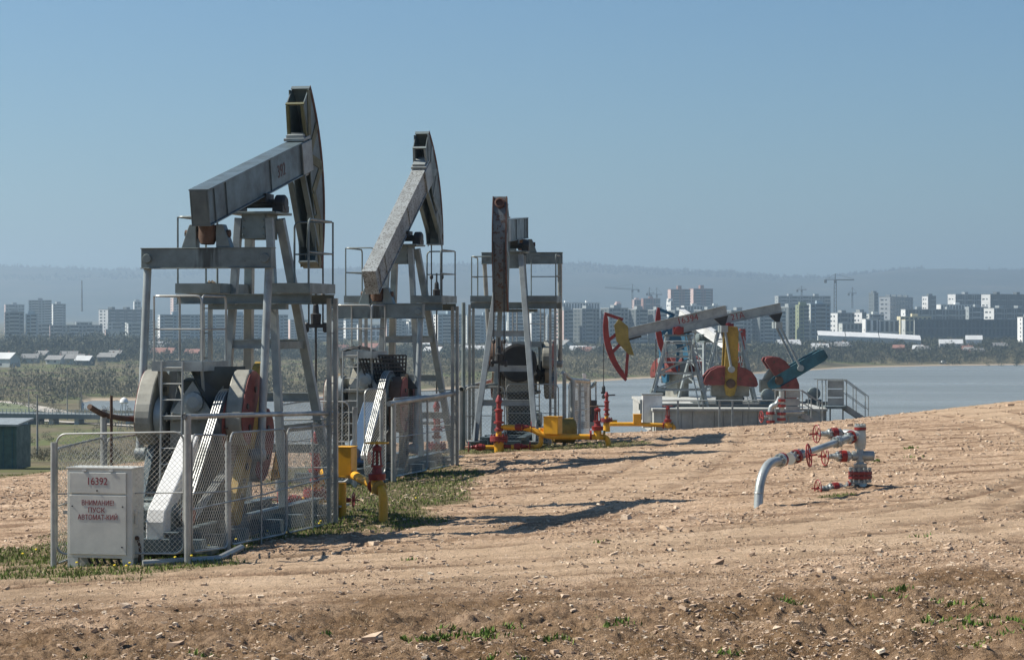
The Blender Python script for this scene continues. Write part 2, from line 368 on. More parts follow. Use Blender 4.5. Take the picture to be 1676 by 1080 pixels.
def grass_mask(x, y):
    n = fbm(x*0.9, y*0.5, 91, 4, 0.6)
    g = np.zeros_like(np.asarray(x, float)) - 0.9
    for cx, cy, rx, ry in [(-3.3, 41.0, 2.4, 3.4), (-2.2, 45.5, 1.7, 3.0), (-6.0, 33.6, 2.6, 0.8), (-5.6, 36, 1.9, 3.5), (-2.0, 50.5, 1.4, 5.5), (-5.5, 42, 2.4, 6),
                           (-0.2, 62.5, 2.0, 2.6), (2.0, 62.0, 1.6, 2.0), (-3.4, 56, 2.2, 8), (5.4, 40.6, 0.35, 0.25), (-9, 36, 3, 2.5), (7, 92, 9, 1.6), (14, 96, 6, 2.0)]:
        g = np.maximum(g, 1.15-((x-cx)/rx)**2-((y-cy)/ry)**2)
    g = sstep(0.0, 0.55, g + 1.5*n)
    far = sstep(0, 5, y-edge_y(x))*sstep(-5, -9, x)
    return np.clip(np.maximum(g*0.85, far*0.75), 0, 1)
make_ground()

# gravel and stones, spread evenly over the picture of the ground
def scatter_pts(n, y0, y1, a0=-0.24, a1=0.24, seed=1, power=1.0):
    rs = np.random.RandomState(seed); t = rs.rand(n)
    inv = (1/y0)*(1-t) + (1/y1)*t; y = 1/inv; x = (a0+(a1-a0)*rs.rand(n))*y
    return x, y, rs
def make_stones():
    n = 105000; x, y, rs = scatter_pts(n, 21, 97, seed=5)
    tf = track_field(x, y); keep = (y < edge_y(x)+1) & (rs.rand(n) < (0.12+2.2*np.clip(fbm(x*0.55, y*0.35, 55, 4)+0.12, 0, 1))*(1-0.75*tf[1]*(1-tf[2]))*(1-0.5*sstep(30, 27, y))); x = x[keep]; y = y[keep]; n = len(x)
    s = np.clip(np.exp(rs.randn(n)*0.50)*0.0115*(y/28)**0.6, 0.0055, 0.05)
    s = np.where(rs.rand(n) < 0.012, s*2.2, s)
    cube = np.array([(a, b, c) for a in (-1, 1) for b in (-1, 1) for c in (-1, 1)], float)
    fc = np.array([(0,1,3,2),(4,6,7,5),(0,4,5,1),(2,3,7,6),(0,2,6,4),(1,5,7,3)])
    V = cube[None]*(0.45+0.55*rs.rand(n, 8, 3)); V *= s[:, None, None]*np.stack([1+0.5*rs.rand(n), 0.8+0.4*rs.rand(n), 0.4+0.35*rs.rand(n)], -1)[:, None, :]
    an = rs.rand(n)*6.28; ca = np.cos(an)[:, None]; sa = np.sin(an)[:, None]
    X = V[..., 0]*ca - V[..., 1]*sa; Yy = V[..., 0]*sa + V[..., 1]*ca
    tl = (rs.rand(n)-0.5)[:, None]*0.9; Z = V[..., 2] + X*tl
    P = np.stack([X + x[:, None], Yy + y[:, None], Z + (ground_h(x, y)+s*0.15)[:, None]], -1).reshape(-1, 3)
    F = (np.arange(n)[:, None, None]*8 + fc[None]).reshape(-1, 4)
    m, nt, b = newmat('limestone_gravel'); g = nt.nodes.new("ShaderNodeNewGeometry")
    c = ramp(nt, g.outputs["Random Per Island"], [(0, (0.28, 0.19, 0.125)), (0.4, (0.48, 0.345, 0.235)), (0.8, (0.58, 0.44, 0.31)), (1, (0.68, 0.57, 0.43))]).outputs[0]
    c = mix(nt, 0.5, c, ramp(nt, noise(nt, 30, 4).outputs[0], [(0.3, (0.6, 0.6, 0.6)), (0.7, (1.2, 1.2, 1.2))]).outputs[0], 'MULTIPLY')
    nt.links.new(c, b.inputs["Base Color"]); b.inputs["Roughness"].default_value = 0.9
    o = fast_mesh('gravel', P, F, m); tag(o, 'pale broken stones and gravel strewn over the brown dirt', 'gravel', kind='stuff')
make_stones()

def leaf_mat(name, stops, trans=0.0):
    m, nt, b = newmat(name); g = nt.nodes.new("ShaderNodeNewGeometry")
    c = ramp(nt, g.outputs["Random Per Island"], stops).outputs[0]
    nt.links.new(c, b.inputs["Base Color"]); b.inputs["Roughness"].default_value = 0.8; b.inputs["Specular IOR Level"].default_value = 0.2
    return m
def blades(name, x, y, zf, h, rs, mat, lean=0.6, w=0.10):
    n = len(x); an = rs.rand(n)*6.28; hh = h*(0.5+0.9*rs.rand(n)); z = zf(x, y)
    ww = w*hh; dx = np.cos(an); dy = np.sin(an); l = lean*(rs.rand(n)-0.1)*hh; la = rs.rand(n)*6.28
    P = np.stack([np.stack([x-dx*ww, y-dy*ww, z-0.01], -1), np.stack([x+dx*ww, y+dy*ww, z-0.01], -1),
                  np.stack([x+np.cos(la)*l, y+np.sin(la)*l, z+hh], -1)], 1).reshape(-1, 3)
    F = np.arange(3*n).reshape(-1, 3)
    return fast_mesh(name, P, F, mat)
def make_grass():
    n = 420000; x, y, rs = scatter_pts(n, 29, 72, -0.23, 0.2, seed=9)
    k = rs.rand(n) < np.clip(grass_mask(x, y)-0.12, 0, 1)**1.3*0.8; x = x[k]; y = y[k]
    m = leaf_mat('grass_blades', [(0, (0.06, 0.10, 0.018)), (0.55, (0.13, 0.20, 0.034)), (0.85, (0.20, 0.21, 0.06)), (1, (0.33, 0.27, 0.14))])
    o = blades('grass', x, y, ground_h, 0.046, rs, m, 1.1, 0.2); tag(o, 'short spring grass between and around the fenced pumps', 'grass', kind='stuff')
    # scattered weeds on the open dirt and dry stalks in the foreground
    n = 650; x, y, rs = scatter_pts(n, 21.5, 60, seed=21); q = fbm(x*0.7, y*0.7, 8, 3) + 0.13*sstep(29, 23, y)
    k = q > 0.24; x = x[k]; y = y[k]
    xs = []; ys = []
    for i in range(len(x)):
        c = rs.randint(12, 60); r = 0.02+0.07*rs.rand()
        xs.append(x[i]+rs.randn(c)*r*1.4); ys.append(y[i]+rs.randn(c)*r)
    m2 = leaf_mat('weed_leaves', [(0, (0.05, 0.10, 0.015)), (0.6, (0.11, 0.19, 0.03)), (1, (0.20, 0.25, 0.06))])
    o = blades('weeds', np.concatenate(xs), np.concatenate(ys), ground_h, 0.05, rs, m2, 1.5, 0.3); tag(o, 'small green weeds dotted over the foreground soil', 'weeds', kind='stuff')
    n = 26000; x, y, rs = scatter_pts(n, 21.2, 33, seed=33); k = fbm(x*0.9, y*0.9, 44, 3) + 0.25*sstep(31, 26, y) > 0.1; x = x[k]; y = y[k]
    m3 = leaf_mat('dry_stalks', [(0, (0.07, 0.045, 0.025)), (0.6, (0.20, 0.14, 0.08)), (1, (0.36, 0.28, 0.17))])
    o = blades('dry_stalks', x, y, ground_h, 0.05, rs, m3, 3.0, 0.06); tag(o, 'dry straw and twigs lying on the dark foreground soil', 'straw', kind='stuff')
    # dandelions
    rs = np.random.RandomState(3); mb = MB(); k = 0
    while k < 50:
        x = rs.uniform(-8.5, -1.0); y = rs.uniform(32.5, 46)
        if grass_mask(np.array([x]), np.array([y]))[0] < 0.45: continue
        z = float(ground_h(x, y)); h = 0.08+0.07*rs.rand(); k += 1
        mb.lathe((x, y, z+h), (0.1, -0.3, 1), [(0, 0.006), (0.012, 0.022), (0.02, 0.014)], 6)
    m4, nt, b = newmat('dandelion_yellow'); b.inputs["Base Color"].default_value = (0.75, 0.55, 0.02, 1); b.inputs["Roughness"].default_value = 0.8
    o = mb.build('dandelions', m4); tag(o, 'tiny yellow dandelion flowers in the grass by the fence', 'flowers', kind='stuff')
make_grass()

# ------------------------------------------------------------------ valley, river, hills
SHORE_A = [(-0.30, 560), (-0.20, 640), (-0.172, 790), (-0.0995, 800), (-0.0345, 900), (0.034, 1054), (0.0955, 1205), (0.14, 1400), (0.21, 1500), (0.4, 1750)]
def far_shore(a): return np.interp(a, [q[0] for q in SHORE_A], [q[1] for q in SHORE_A])
HILLPX = [(-700, 450), (0, 440), (150, 442), (300, 444), (500, 441), (760, 436), (920, 434), (1000, 438), (1200, 447), (1290, 457), (1350, 456), (1400, 451), (1470, 444), (1550, 441), (1676, 447), (2400, 455)]
def valley_z(x, y):
    x = np.asarray(x, float); y = np.asarray(y, float); a = x/np.maximum(y, 1)
    zc = np.interp(y, [500, 700, 1200, 1500, 1860, 3000, 5000, 6200], [-21, -20.5, -18, -15, -12, -8, 3, 8])
    ds = far_shore(a) + 30*fbm(a*40, y*0, 12, 3)
    zs = -22.6 + np.clip(y-ds, -200, 1e9)*0.035
    far = np.minimum(zc, zs)
    # near-left land
    zn = np.interp(y, [60, 100, 150, 320, 450, 560, 690, 740, 800], [-3.0, -3.6, -5.2, -14.2, -18, -19.2, -21.2, -22.5, -25])
    m = sstep(-0.088, -0.125, a)
    lat = sstep(800, 700, y)*m
    near = -27*(1-lat) + zn*lat
    rd = sstep(-0.168, -0.185, a); near = np.where((rd > 0.5) & (y > 540), np.maximum(near, -20.8), near)
    z = np.maximum(np.where(y > 560, far, -40), near)
    z = z + np.where(z > -21.9, 1, 0.0)*(0.9*fbm(x*0.03, y*0.03, 61, 4)*sstep(120, 400, y))
    mound = sstep(200, 300, y)*sstep(520, 400, y)*sstep(-0.20, -0.17, a)*m
    z = z + mound*np.clip(fbm(x*0.035, y*0.02, 71, 4)+0.1, 0, 1)*9
    px = 838+4000*a
    hp = np.interp(px, [q[0] for q in HILLPX], [q[1] for q in HILLPX])
    hh = (530-hp)*9300/4000+3.3-8
    r = sstep(6200, 9300, y + 900*fbm(x*0.0006, y*0.0006, 81, 4))
    z = z + hh*r + r*26*fbm(x*0.002, y*0.0016, 83, 5) + r*6*fbm(x*0.02, y*0.005, 85, 2)
    return z
def make_valley():
    ys = [58.0]
    while ys[-1] < 12500: ys.append(ys[-1]*1.0088 + 0.2)
    ys = np.array(ys)
    a = np.concatenate([np.linspace(-1.4, -0.26, 30), np.linspace(-0.255, 0.255, 620), np.linspace(0.26, 1.4, 30)])
    Y, A = np.meshgrid(ys, a, indexing='ij'); X = A*Y; Z = valley_z(X, Y); nr, nc = Y.shape
    Z = np.where(Y < edge_y(X)+4, np.minimum(Z, ground_base(X, Y)-1.5), Z)
    V = np.stack([X, Y, Z], -1).reshape(-1, 3)
    i = (np.arange(nr-1)[:, None]*nc + np.arange(nc-1)[None, :]).ravel(); F = np.stack([i, i+1, i+nc+1, i+nc], -1)
    m, nt, b = newmat('valley_floor'); L = nt.links
    geo = nt.nodes.new("ShaderNodeNewGeometry"); sep = nt.nodes.new("ShaderNodeSeparateXYZ"); L.new(geo.outputs["Position"], sep.inputs[0])
    n1 = noise(nt, 0.02, 6, 0.65); n2 = noise(nt, 0.004, 5, 0.6); n3 = noise(nt, 0.3, 4, 0.7)
    c = ramp(nt, n1.outputs[0], [(0.35, (0.07, 0.065, 0.035)), (0.5, (0.15, 0.125, 0.075)), (0.62, (0.09, 0.11, 0.035)), (0.75, (0.21, 0.17, 0.11))]).outputs[0]
    c = mix(nt, 0.6, c, ramp(nt, n3.outputs[0], [(0.3, (0.5, 0.5, 0.5)), (0.7, (1.3, 1.3, 1.3))]).outputs[0], 'MULTIPLY')
    # sand along the water line
    mr = nt.nodes.new("ShaderNodeMapRange"); mr.inputs[1].default_value = -21.3; mr.inputs[2].default_value = -21.7; L.new(sep.outputs[2], mr.inputs[0])
    c = mix(nt, mr.outputs[0], c, (0.34, 0.27, 0.19))
    # forest on the hills
    mh = nt.nodes.new("ShaderNodeMapRange"); mh.inputs[1].default_value = 5800; mh.inputs[2].default_value = 6800; L.new(sep.outputs[1], mh.inputs[0])
    fo = ramp(nt, n2.outputs[0], [(0.35, (0.025, 0.035, 0.02)), (0.6, (0.06, 0.06, 0.04)), (0.72, (0.12, 0.10, 0.07))]).outputs[0]
    c = mix(nt, mh.outputs[0], c, fo)
    L.new(c, b.inputs["Base Color"]); b.inputs["Roughness"].default_value = 1; b.inputs["Specular IOR Level"].default_value = 0.1
    o = fast_mesh('valley', V, F, m, True); tag(o, kind='structure')
make_valley()
def make_water():
    mb = MB(); mb.add([(-9000, 90, -22), (9000, 90, -22), (9000, 3000, -22), (-9000, 3000, -22)], [(0, 1, 2, 3)])
    m, nt, b = newmat('river_water'); b.inputs["Base Color"].default_value = (0.22, 0.235, 0.21, 1); b.inputs["Roughness"].default_value = 0.3
    tc = nt.nodes.new("ShaderNodeTexCoord"); mp = nt.nodes.new("ShaderNodeMapping"); mp.inputs["Scale"].default_value = (0.35, 1, 1); nt.links.new(tc.outputs["Object"], mp.inputs[0])
    n = nt.nodes.new("ShaderNodeTexNoise"); n.inputs["Scale"].default_value = 0.35; n.inputs["Detail"].default_value = 8; n.inputs["Roughness"].default_value = 0.7; nt.links.new(mp.outputs[0], n.inputs[0])
    bump(nt, b, n.outputs[0], 1.0, 1.2)
    mp2 = nt.nodes.new("ShaderNodeMapping"); mp2.inputs["Scale"].default_value = (0.0035, 0.018, 1); nt.links.new(tc.outputs["Object"], mp2.inputs[0])
    n2 = nt.nodes.new("ShaderNodeTexNoise"); n2.inputs["Scale"].default_value = 1.0; n2.inputs["Detail"].default_value = 6; nt.links.new(mp2.outputs[0], n2.inputs[0])
    nt.links.new(ramp(nt, n2.outputs[0], [(0.35, (0.17, 0.185, 0.17)), (0.65, (0.25, 0.26, 0.235))]).outputs[0], b.inputs["Base Color"])
    nt.links.new(ramp(nt, n2.outputs[0], [(0.35, (0.36,)*3), (0.65, (0.24,)*3)]).outputs[0], b.inputs["Roughness"])
    tag(mb.build('river', m), kind='structure')
make_water()

# ------------------------------------------------------------------ bushes and woods on the banks
def clump_wood(name, pts, sizes, mat, per=90, seed=1, flat=0.8, leaf=0.16):
    rs = np.random.RandomState(seed); n = len(pts); pts = np.array(pts); sizes = np.array(sizes)
    d = rs.randn(n, per, 3); d /= np.linalg.norm(d, axis=-1, keepdims=True); r = rs.rand(n, per, 1)**0.45
    c = d*r; c[..., 2] = np.abs(c[..., 2])*1.0 + 0.05; c[..., :2] *= (1.15-0.5*c[..., 2:3])
    c = c*sizes[:, None, None]*np.array([0.62, 0.62, flat*1.25]) + pts[:, None, :]
    t = rs.randn(n, per, 3, 3)*np.array([1, 1, 1.7])*leaf*sizes[:, None, None, None]*0.6
    P = (c[:, :, None, :] + t).reshape(-1, 3); F = np.arange(len(P)).reshape(-1, 3)
    return fast_mesh(name, P, F, mat)
M['willow'] = leaf_mat('bare_willow', [(0, (0.10, 0.092, 0.06)), (0.5, (0.16, 0.145, 0.09)), (1, (0.23, 0.205, 0.135))])
M['wood_dark'] = leaf_mat('dark_trees', [(0, (0.04, 0.05, 0.035)), (0.6, (0.075, 0.08, 0.05)), (1, (0.11, 0.11, 0.07))])
def banks():
    rs = np.random.RandomState(4); P = []; S = []; Pd = []; Sd = []
    for i in range(15000):
        a = rs.uniform(-0.26, 0.26); ds = float(far_shore(a)); t = rs.rand()
        y = ds + 20 + 22*rs.rand() + t**1.3*(1560-ds if ds < 1300 else 420); x = a*y
        z = float(valley_z(x, y))
        if z < -21.4: continue
        dens = float(fbm(x*0.010, y*0.006, 15, 3))
        py = 530+(3.3-z)*4000/y
        if t < 0.72:
            if dens + 0.30 < rs.rand()*0.55: continue
            P.append((x, y, z)); S.append((1.4+4.6*rs.rand()**2.6)*(1.1 if a < -0.02 else 0.8)*(0.8+1.2*max(0, dens+0.2)))
        else:
            Pd.append((x, y, z)); Sd.append(rs.uniform(2.5, 6))
    o = clump_wood('riverside_thicket', P, S, M['willow'], 64, 2, 0.8, 0.075); tag(o, 'dense leafless willow thicket along the far river bank', 'thicket', kind='stuff')
    for i in range(3600):
        a = rs.uniform(-0.26, 0.26) if i < 2300 else rs.uniform(0.06, 0.26); y = rs.uniform(1450, 2900) if i < 2300 else far_shore(a)+rs.uniform(60, 330); x = a*y; z = float(valley_z(x, y))
        Pd.append((x, y, z)); Sd.append(rs.uniform(2.5, 5.0) if y > 1720 else rs.uniform(2.5, 6.5))
    for i in range(900):
        a = rs.uniform(-0.26, -0.08); y = rs.uniform(1490, 1760); x = a*y
        Pd.append((x, y, float(valley_z(x, y)))); Sd.append(rs.uniform(5, 11) if -0.205 < a < -0.15 else rs.uniform(4, 8))
    o = clump_wood('town_trees', Pd, Sd, M['wood_dark'], 90, 3, 0.8, 0.095); tag(o, 'hazy dark trees and gardens between the houses of the town', 'trees', kind='stuff')
    P = []; S = []
    for i in range(1500):
        a = rs.uniform(-0.26, -0.10); y = rs.uniform(130, 700); x = a*y; z = float(valley_z(x, y))
        if z < -21.3 or rs.rand() > 0.5+2*float(fbm(x*0.03, y*0.02, 19, 3)): continue
        P.append((x, y, z)); S.append(rs.uniform(0.5, 1.6)*(y/300)**0.5)
    o = clump_wood('hillside_scrub', P, S, M['willow'], 110, 5, 0.8, 0.07); tag(o, 'low brown scrub on the slope below the plateau at left', 'scrub', kind='stuff')
banks()
# forest edge on the ridge, so the skyline is uneven
def ridge():
    rs = np.random.RandomState(8); P = []; S = []
    for i in range(5200):
        a = rs.uniform(-0.27, 0.27); y = rs.uniform(8300, 9700); x = a*y
        if fbm(x*0.0012, y*0.0012, 5, 3) < -0.10: continue
        P.append((x, y, float(valley_z(x, y)))); S.append(rs.uniform(5, 11))
    o = clump_wood('ridge_forest', P, S, M['wood_dark'], 14, 6, 0.9, 0.4); tag(o, 'far forest covering the hazy ridge on the horizon', 'forest', kind='stuff')
ridge()
# ------------------------------------------------------------------ large pumping units (saddle at local x=0,y=0; +y towards the well)
PIV = 5.24
def rotp(p, phi, piv=(0, PIV)):
    """(u,z) relative to the saddle pivot, turned by phi about the cross axis"""
    c, s = math.cos(phi), math.sin(phi); return (piv[0]+p[0]*c-p[1]*s, piv[1]+p[0]*s+p[1]*c)
def big_pump(loc, rz, phi, dang, pin_r, wt, label, beam_m, head_web, head_rib, tank, code=None, vs=1.0, hood='plate', cover='white', emblem=False, base_z=0.0, atop=27):
    root = empty('pumpjack', loc, rz, label, 'pumpjack', 'large pumpjacks in a row')
    phi = R(phi); S = M['silver']; ST = M['steel']
    Q = lambda p: rotp(p, phi)
    P3 = lambda v, p: (v, *Q(p))
    # ---- base frame
    f = MB()
    for v in (-0.42, 0.42): f.chan((v, -5.3, 0.16), (v, 1.9, 0.16), 0.2, 0.32)
    for u in (-5.2, -4.3, -3.3, -1.6, -0.5, 1.55): f.bar((-0.9, u, 0.12), (0.9, u, 0.12), 0.18, 0.2)
    f.bar((-1.0, -5.0, 0.05), (1.0, -5.0, 0.05), 0.3, 0.1)
    f.build('base_frame', M['beam'], root, bevel=0.008)
    g = MB(); g.bx(-0.30, 0.30, -3.0, -1.85, 0.33, 1.3); g.bx(-0.46, 0.46, -3.2, -1.7, 1.3, 1.38); g.bx(-0.4, 0.4, -3.1, -1.8, 0.33, 0.45)
    g.build('gearbox_pedestal', M['hood'], root, bevel=0.01)
    # ---- samson post: four legs, rungs, top box
    def leg(a, b, w=0.13):
        m = MB(); m.bar(a, b, w, w, (0, 1, 0)); m.build('samson_leg', S, root, bevel=0.008)
    for sx in (-1, 1):
        leg((sx*0.26, -0.28, 5.0), (sx*0.55, -0.45, 0.32), 0.12)
        leg((sx*0.26, 0.28, 5.0), (sx*0.78, 1.65, 0.22), 0.14)
        m = MB(); m.prism([(1.35, 0.22), (1.95, 0.22), (1.62, 0.75)], sx*0.78-0.02, sx*0.78+0.02); m.bx(sx*0.8-0.16, sx*0.8+0.16, 1.35, 1.95, 0.19, 0.22)
        m.build('foot_plate', S, root)
    for z in (2.95, 2.05, 1.18):
        t = (5.0-z)/4.78; v = 0.26+t*0.52; u = 0.28+t*1.37
        m = MB(); m.chan((-v, u, z), (v, u, z), 0.10, 0.15, 0.018); m.bar((-v, u+0.02, z), (v, u+0.02, z), 0.03, 0.14); m.build('cross_beam', S, root)
    m = MB(); m.chan((-0.37, -0.36, 2.95), (0.37, -0.36, 2.95), 0.08, 0.14, 0.015); m.build('cross_beam', S, root)
    for sx in (-1, 1):
        for z in (2.95, 1.6):
            t = (5.0-z)/4.78; m = MB(); m.bar((sx*(0.26+t*0.3), -0.28-t*0.15, z-0.02), (sx*(0.26+t*0.52), 0.28+t*1.37, z-0.02), 0.06, 0.12); m.build('side_tie', ST, root)
    m = MB(); m.bx(-0.2, 0.2, -0.33, -0.29, 4.66, 5.06); m.bx(-0.2, 0.2, 0.29, 0.33, 4.66, 5.06); m.bx(-0.21, -0.18, -0.29, 0.29, 4.66, 5.06); m.bx(0.18, 0.21, -0.29, 0.29, 4.66, 5.06)
    m.bx(-0.42, 0.42, -0.42, 0.42, 5.06, 5.10)
    for sx in (-0.17, 0.17):
        for z in (4.72, 4.84, 4.96): m.cyl((sx, -0.36, z), (sx, -0.33, z), 0.018, 6)
    tb = m.build('top_plate', ST, root, bevel=0.005)
    m = MB(); m.cyl((-0.42, 0, PIV), (0.42, 0, PIV), 0.07, 12)
    for sx in (-1, 1): m.lathe((sx*0.28, 0, PIV), (sx, 0, 0), [(0, 0.12), (0.02, 0.145), (0.15, 0.145), (0.18, 0.11)], 16); m.bx(sx*0.36-0.09, sx*0.36+0.09, -0.17, 0.17, 5.10, 5.2)
    m.bx(-0.18, 0.18, -0.2, 0.2, PIV+0.02, PIV+0.16)
    m.build('saddle_bearing', M['black'], root, smooth=True)
    # ---- walking beam (centre 0.43 above pivot), box with flanges, stiffeners
    zc = 0.43; hb = 0.57; L0 = -2.85; L1 = 2.35; w = 0.32
    u3 = Vector((0, -math.sin(phi), math.cos(phi)))
    m = MB()
    a = Vector(P3(0, (L0, zc))); b = Vector(P3(0, (L1, zc)))
    m.bar(a+u3*(hb/2-0.012), b+u3*(hb/2-0.012), w, 0.024, u3); m.bar(a-u3*(hb/2-0.012), b-u3*(hb/2-0.012), w, 0.024, u3)
    for sx in (-1, 1): m.bar(a+Vector((sx*(w/2-0.035), 0, 0)), b+Vector((sx*(w/2-0.035), 0, 0)), 0.02, hb-0.05, u3)
    m.bar(a, Vector(P3(0, (L0+0.02, zc))), w-0.02, hb-0.05, u3)
    beam = m.build('walking_beam', beam_m, root, bevel=0.004)
    for uu in (-2.55, -2.0, 0.25, 1.95):
        q = MB(); qa = Vector(P3(0, (uu-0.012, zc))); qb = Vector(P3(0, (uu+0.012, zc))); q.bar(qa, qb, w-0.008, hb-0.052, u3); q.build('stiffener', beam_m, beam)
    if code:
        o = text(code, 0.30, M['letterdark'], root, (w/2-0.024+0.003, *Q((0.85, zc-0.02))), (0, 0, 0), 'number')
        o.rotation_euler = (Matrix.Rotation(phi, 3, 'X') @ Euler((R(90), 0, R(90))).to_matrix()).to_euler()
    # ---- horse head
    Rr = 3.1; A0 = R(-31); A1 = R(atop)
    def HP(a, r): return Q((r*math.cos(a), r*math.sin(a)))
    hm = MB(); n = 18; hw = 0.17
    out = [HP(A0+(A1-A0)*i/n, Rr) for i in range(n+1)]; inn = [HP(A0+(A1-A0)*i/n, Rr-0.03) for i in range(n+1)]
    hm.prism(out + inn[::-1], -hw, hw); rim = hm.build('head_rim', M['rustrim'] if emblem else M['steel'], root)
    # side webs, set in; polygons between rim and back edge
    def back(a):
        t = (a-A0)/(A1-A0)
        return Rr - float(np.interp(t, [0, 0.2, 0.38, 0.46, 0.66, 0.7, 0.85, 1.0], [0.34, 0.50, 0.62, 0.70, 0.72, 0.64, 0.56, 0.50]))
    poly = [HP(A0+(A1-A0)*i/n, Rr-0.035) for i in range(n+1)] + [HP(A1-(A1-A0)*i/n, back(A1-(A1-A0)*i/n)) for i in range(n+1)]
    for sx in (-1, 1):
        m = MB(); m.prism(poly, sx*0.15-0.008, sx*0.15+0.008); m.build('head_web', head_web, root)
        m = MB()
        rib = [HP(A0+(A1-A0)*i/n, Rr-0.05) for i in range(n+1)]
        for i in range(n): m.bar((sx*0.153, *rib[i]), (sx*0.153, *rib[i+1]), 0.02, 0.09, (1, 0, 0)) if False else None
        for a1, r1, a2, r2 in [(A1, Rr-0.1, R(17), back(R(17))+0.05), (R(17), Rr-0.06, R(10), back(R(10))), (R(10), back(R(10)), R(3), Rr-0.06), (R(3), Rr-0.06, R(-5), back(R(-5))+0.02),
                               (R(-5), back(R(-5))+0.05, R(-17), Rr-0.22), (R(-17), Rr-0.22, R(-26), Rr-0.08), (A0, Rr-0.1, R(-14), back(R(-14))+0.04)]:
            p = Vector((sx*0.164, *HP(a1, r1))); q = Vector((sx*0.164, *HP(a2, r2)))
            m.bar(p, q, 0.015, 0.16, Vector((1, 0, 0)).cross((q-p).normalized()))
        m.build('head_rib', head_rib, root)
    # cap plates top and bottom, back edge frame above the beam, lower struts
    for aa in (A1-0.002, A0+0.002):
        m = MB()
        p = Vector((0, *HP(aa, Rr))); q = Vector((0, *HP(aa, back(aa)))); tn = Vector((0, *[k for k in (-math.sin(aa+phi), math.cos(aa+phi))]))
        if aa > 0: q2 = p.lerp(q, 0.14); m.bar(p, q2, 0.33, 0.025, tn)
        else: m.bar(p, q, 0.33, 0.025, tn)
        m.build('head_cap', head_web, root)
        if aa > 0: m = MB(); m.bar(p.lerp(q, 0.9), q, 0.33, 0.03, tn); m.build('head_cap', head_rib, root)
    for sx in (-1, 1):
        m = MB(); m.bar((sx*0.13, *HP(A1-0.01, back(A1))), P3(sx*0.15, (2.28, zc+hb/2+0.03)), 0.07, 0.05, (1, 0, 0)); m.build('head_strut', head_rib if not emblem else M['steel'], root)
        m = MB(); p2 = HP(R(-25), Rr-0.30); m.bar(P3(sx*0.12, (2.05, zc-hb/2)), (sx*0.13, *p2), 0.06, 0.09, (1, 0, 0)); m.build('head_strut', head_web, root)
    m = MB(); m.bar(P3(0, (2.05, zc+hb/2+0.04)), P3(0, (2.45, zc+hb/2+0.04)), 0.36, 0.05, u3); m.bar(P3(0, (2.1, zc+hb/2+0.09)), P3(0, (2.4, zc+hb/2+0.09)), 0.3, 0.05, u3)
    m.bar(P3(0, (2.2, zc)), P3(0, (2.62, zc)), 0.24, hb+0.1, u3)
    for sx in (-1, 1): m.bar(P3(sx*0.17, (1.95, zc)), P3(sx*0.17, (2.5, zc)), 0.02, hb-0.04, u3)
    m.build('head_hinge', M['silver'], root, bevel=0.004)
    if emblem:
        m = MB(); p = HP(R(21.3), Rr+0.004); t = Vector((0, *[p[0]-0, p[1]-PIV])).normalized()
        m.lathe((0, *p), t, [(0, 0.13), (0.05, 0.13), (0.06, 0.09), (0.02, 0.085)], 20); m.build('round_boss', M['darkrust'], root, smooth=True)
        for sx in (-1, 1):
            m = MB(); e = [HP(A0+(A1-A0)*i/n, Rr+0.03) for i in range(n+1)]; e2 = [HP(A0+(A1-A0)*i/n, Rr-0.12) for i in range(n+1)]
            m.prism(e+e2[::-1], sx*0.17-0.012, sx*0.17+0.012); m.build('rim_edge', M['darkrust'], root)
    else:
        m = MB()
        e = [HP(A0+(A1-A0)*i/n, Rr+0.02) for i in range(n+1)]; e2 = [HP(A0+(A1-A0)*i/n, Rr-0.05) for i in range(n+1)]
        m.prism(e+e2[::-1], 0.158, 0.172); m.build('rim_edge', M['darkrust'], root)
    # ---- equalizer and its bearing
    eq = Q((-2.62, zc-hb/2-0.38)); eu, ez = eq; hv = 1.05*vs
    m = MB(); m.bx(-hv, hv, eu-0.10, eu+0.10, ez-0.30, ez-0.01); m.bx(-hv-0.01, hv+0.01, eu-0.12, eu+0.12, ez-0.315, ez-0.30); m.bx(-hv-0.01, hv+0.01, eu-0.12, eu+0.12, ez-0.01, ez+0.005)
    eqo = m.build('equalizer', M['equal'], root, bevel=0.006)
    for sx in (-1, 1):
        q = MB(); q.lathe((sx*(hv-0.1), eu-0.13, ez-0.16), (0, 1, 0), [(0, 0.02), (0, 0.065), (0.02, 0.075), (0.26, 0.075)], 14); q.build('pin', ST, eqo, smooth=True)
    for sx in (-1, 1):
        m = MB(); m.prism([(sx*0.16, ez+0.36), (sx*0.27, ez+0.36), (sx*0.31, ez+0.26), (sx*0.40, ez+0.005), (sx*0.16, ez+0.005)], eu-0.09, eu+0.09, 'xz'); m.build('bearing_block', ST, root, bevel=0.01)
    m = MB(); m.cyl((-0.36, eu, ez+0.22), (0.36, eu, ez+0.22), 0.06, 12); m.lathe((0, eu, ez+0.30), (0, -0.1, -1), [(-0.05, 0.15), (0.15, 0.145), (0.24, 0.11)], 14)
    m.build('tail_bearing', M['rust'], root, smooth=True)
    # ---- gearbox with a gabled upper case, shaft and cranks
    us = -2.55; zs = 1.86
    m = MB(); m.prism([(-3.2, 1.38), (-1.75, 1.38), (-1.75, 1.9), (-2.0, 2.15), (-2.45, 2.45), (-2.75, 2.4), (-3.2, 1.95)], -0.36, 0.36)
    m.bx(-0.44, 0.44, -3.28, -1.68, 1.83, 1.9)
    for u in np.linspace(-3.2, -1.8, 6):
        for sx in (-0.41, 0.41): m.cyl((sx, u, 1.80), (sx, u, 1.94), 0.02, 6)
    for v in np.linspace(-0.3, 0.3, 4): m.cyl((v, -3.25, 1.80), (v, -3.25, 1.94), 0.02, 6)
    m.build('gearbox', M['tan'], root, bevel=0.012)
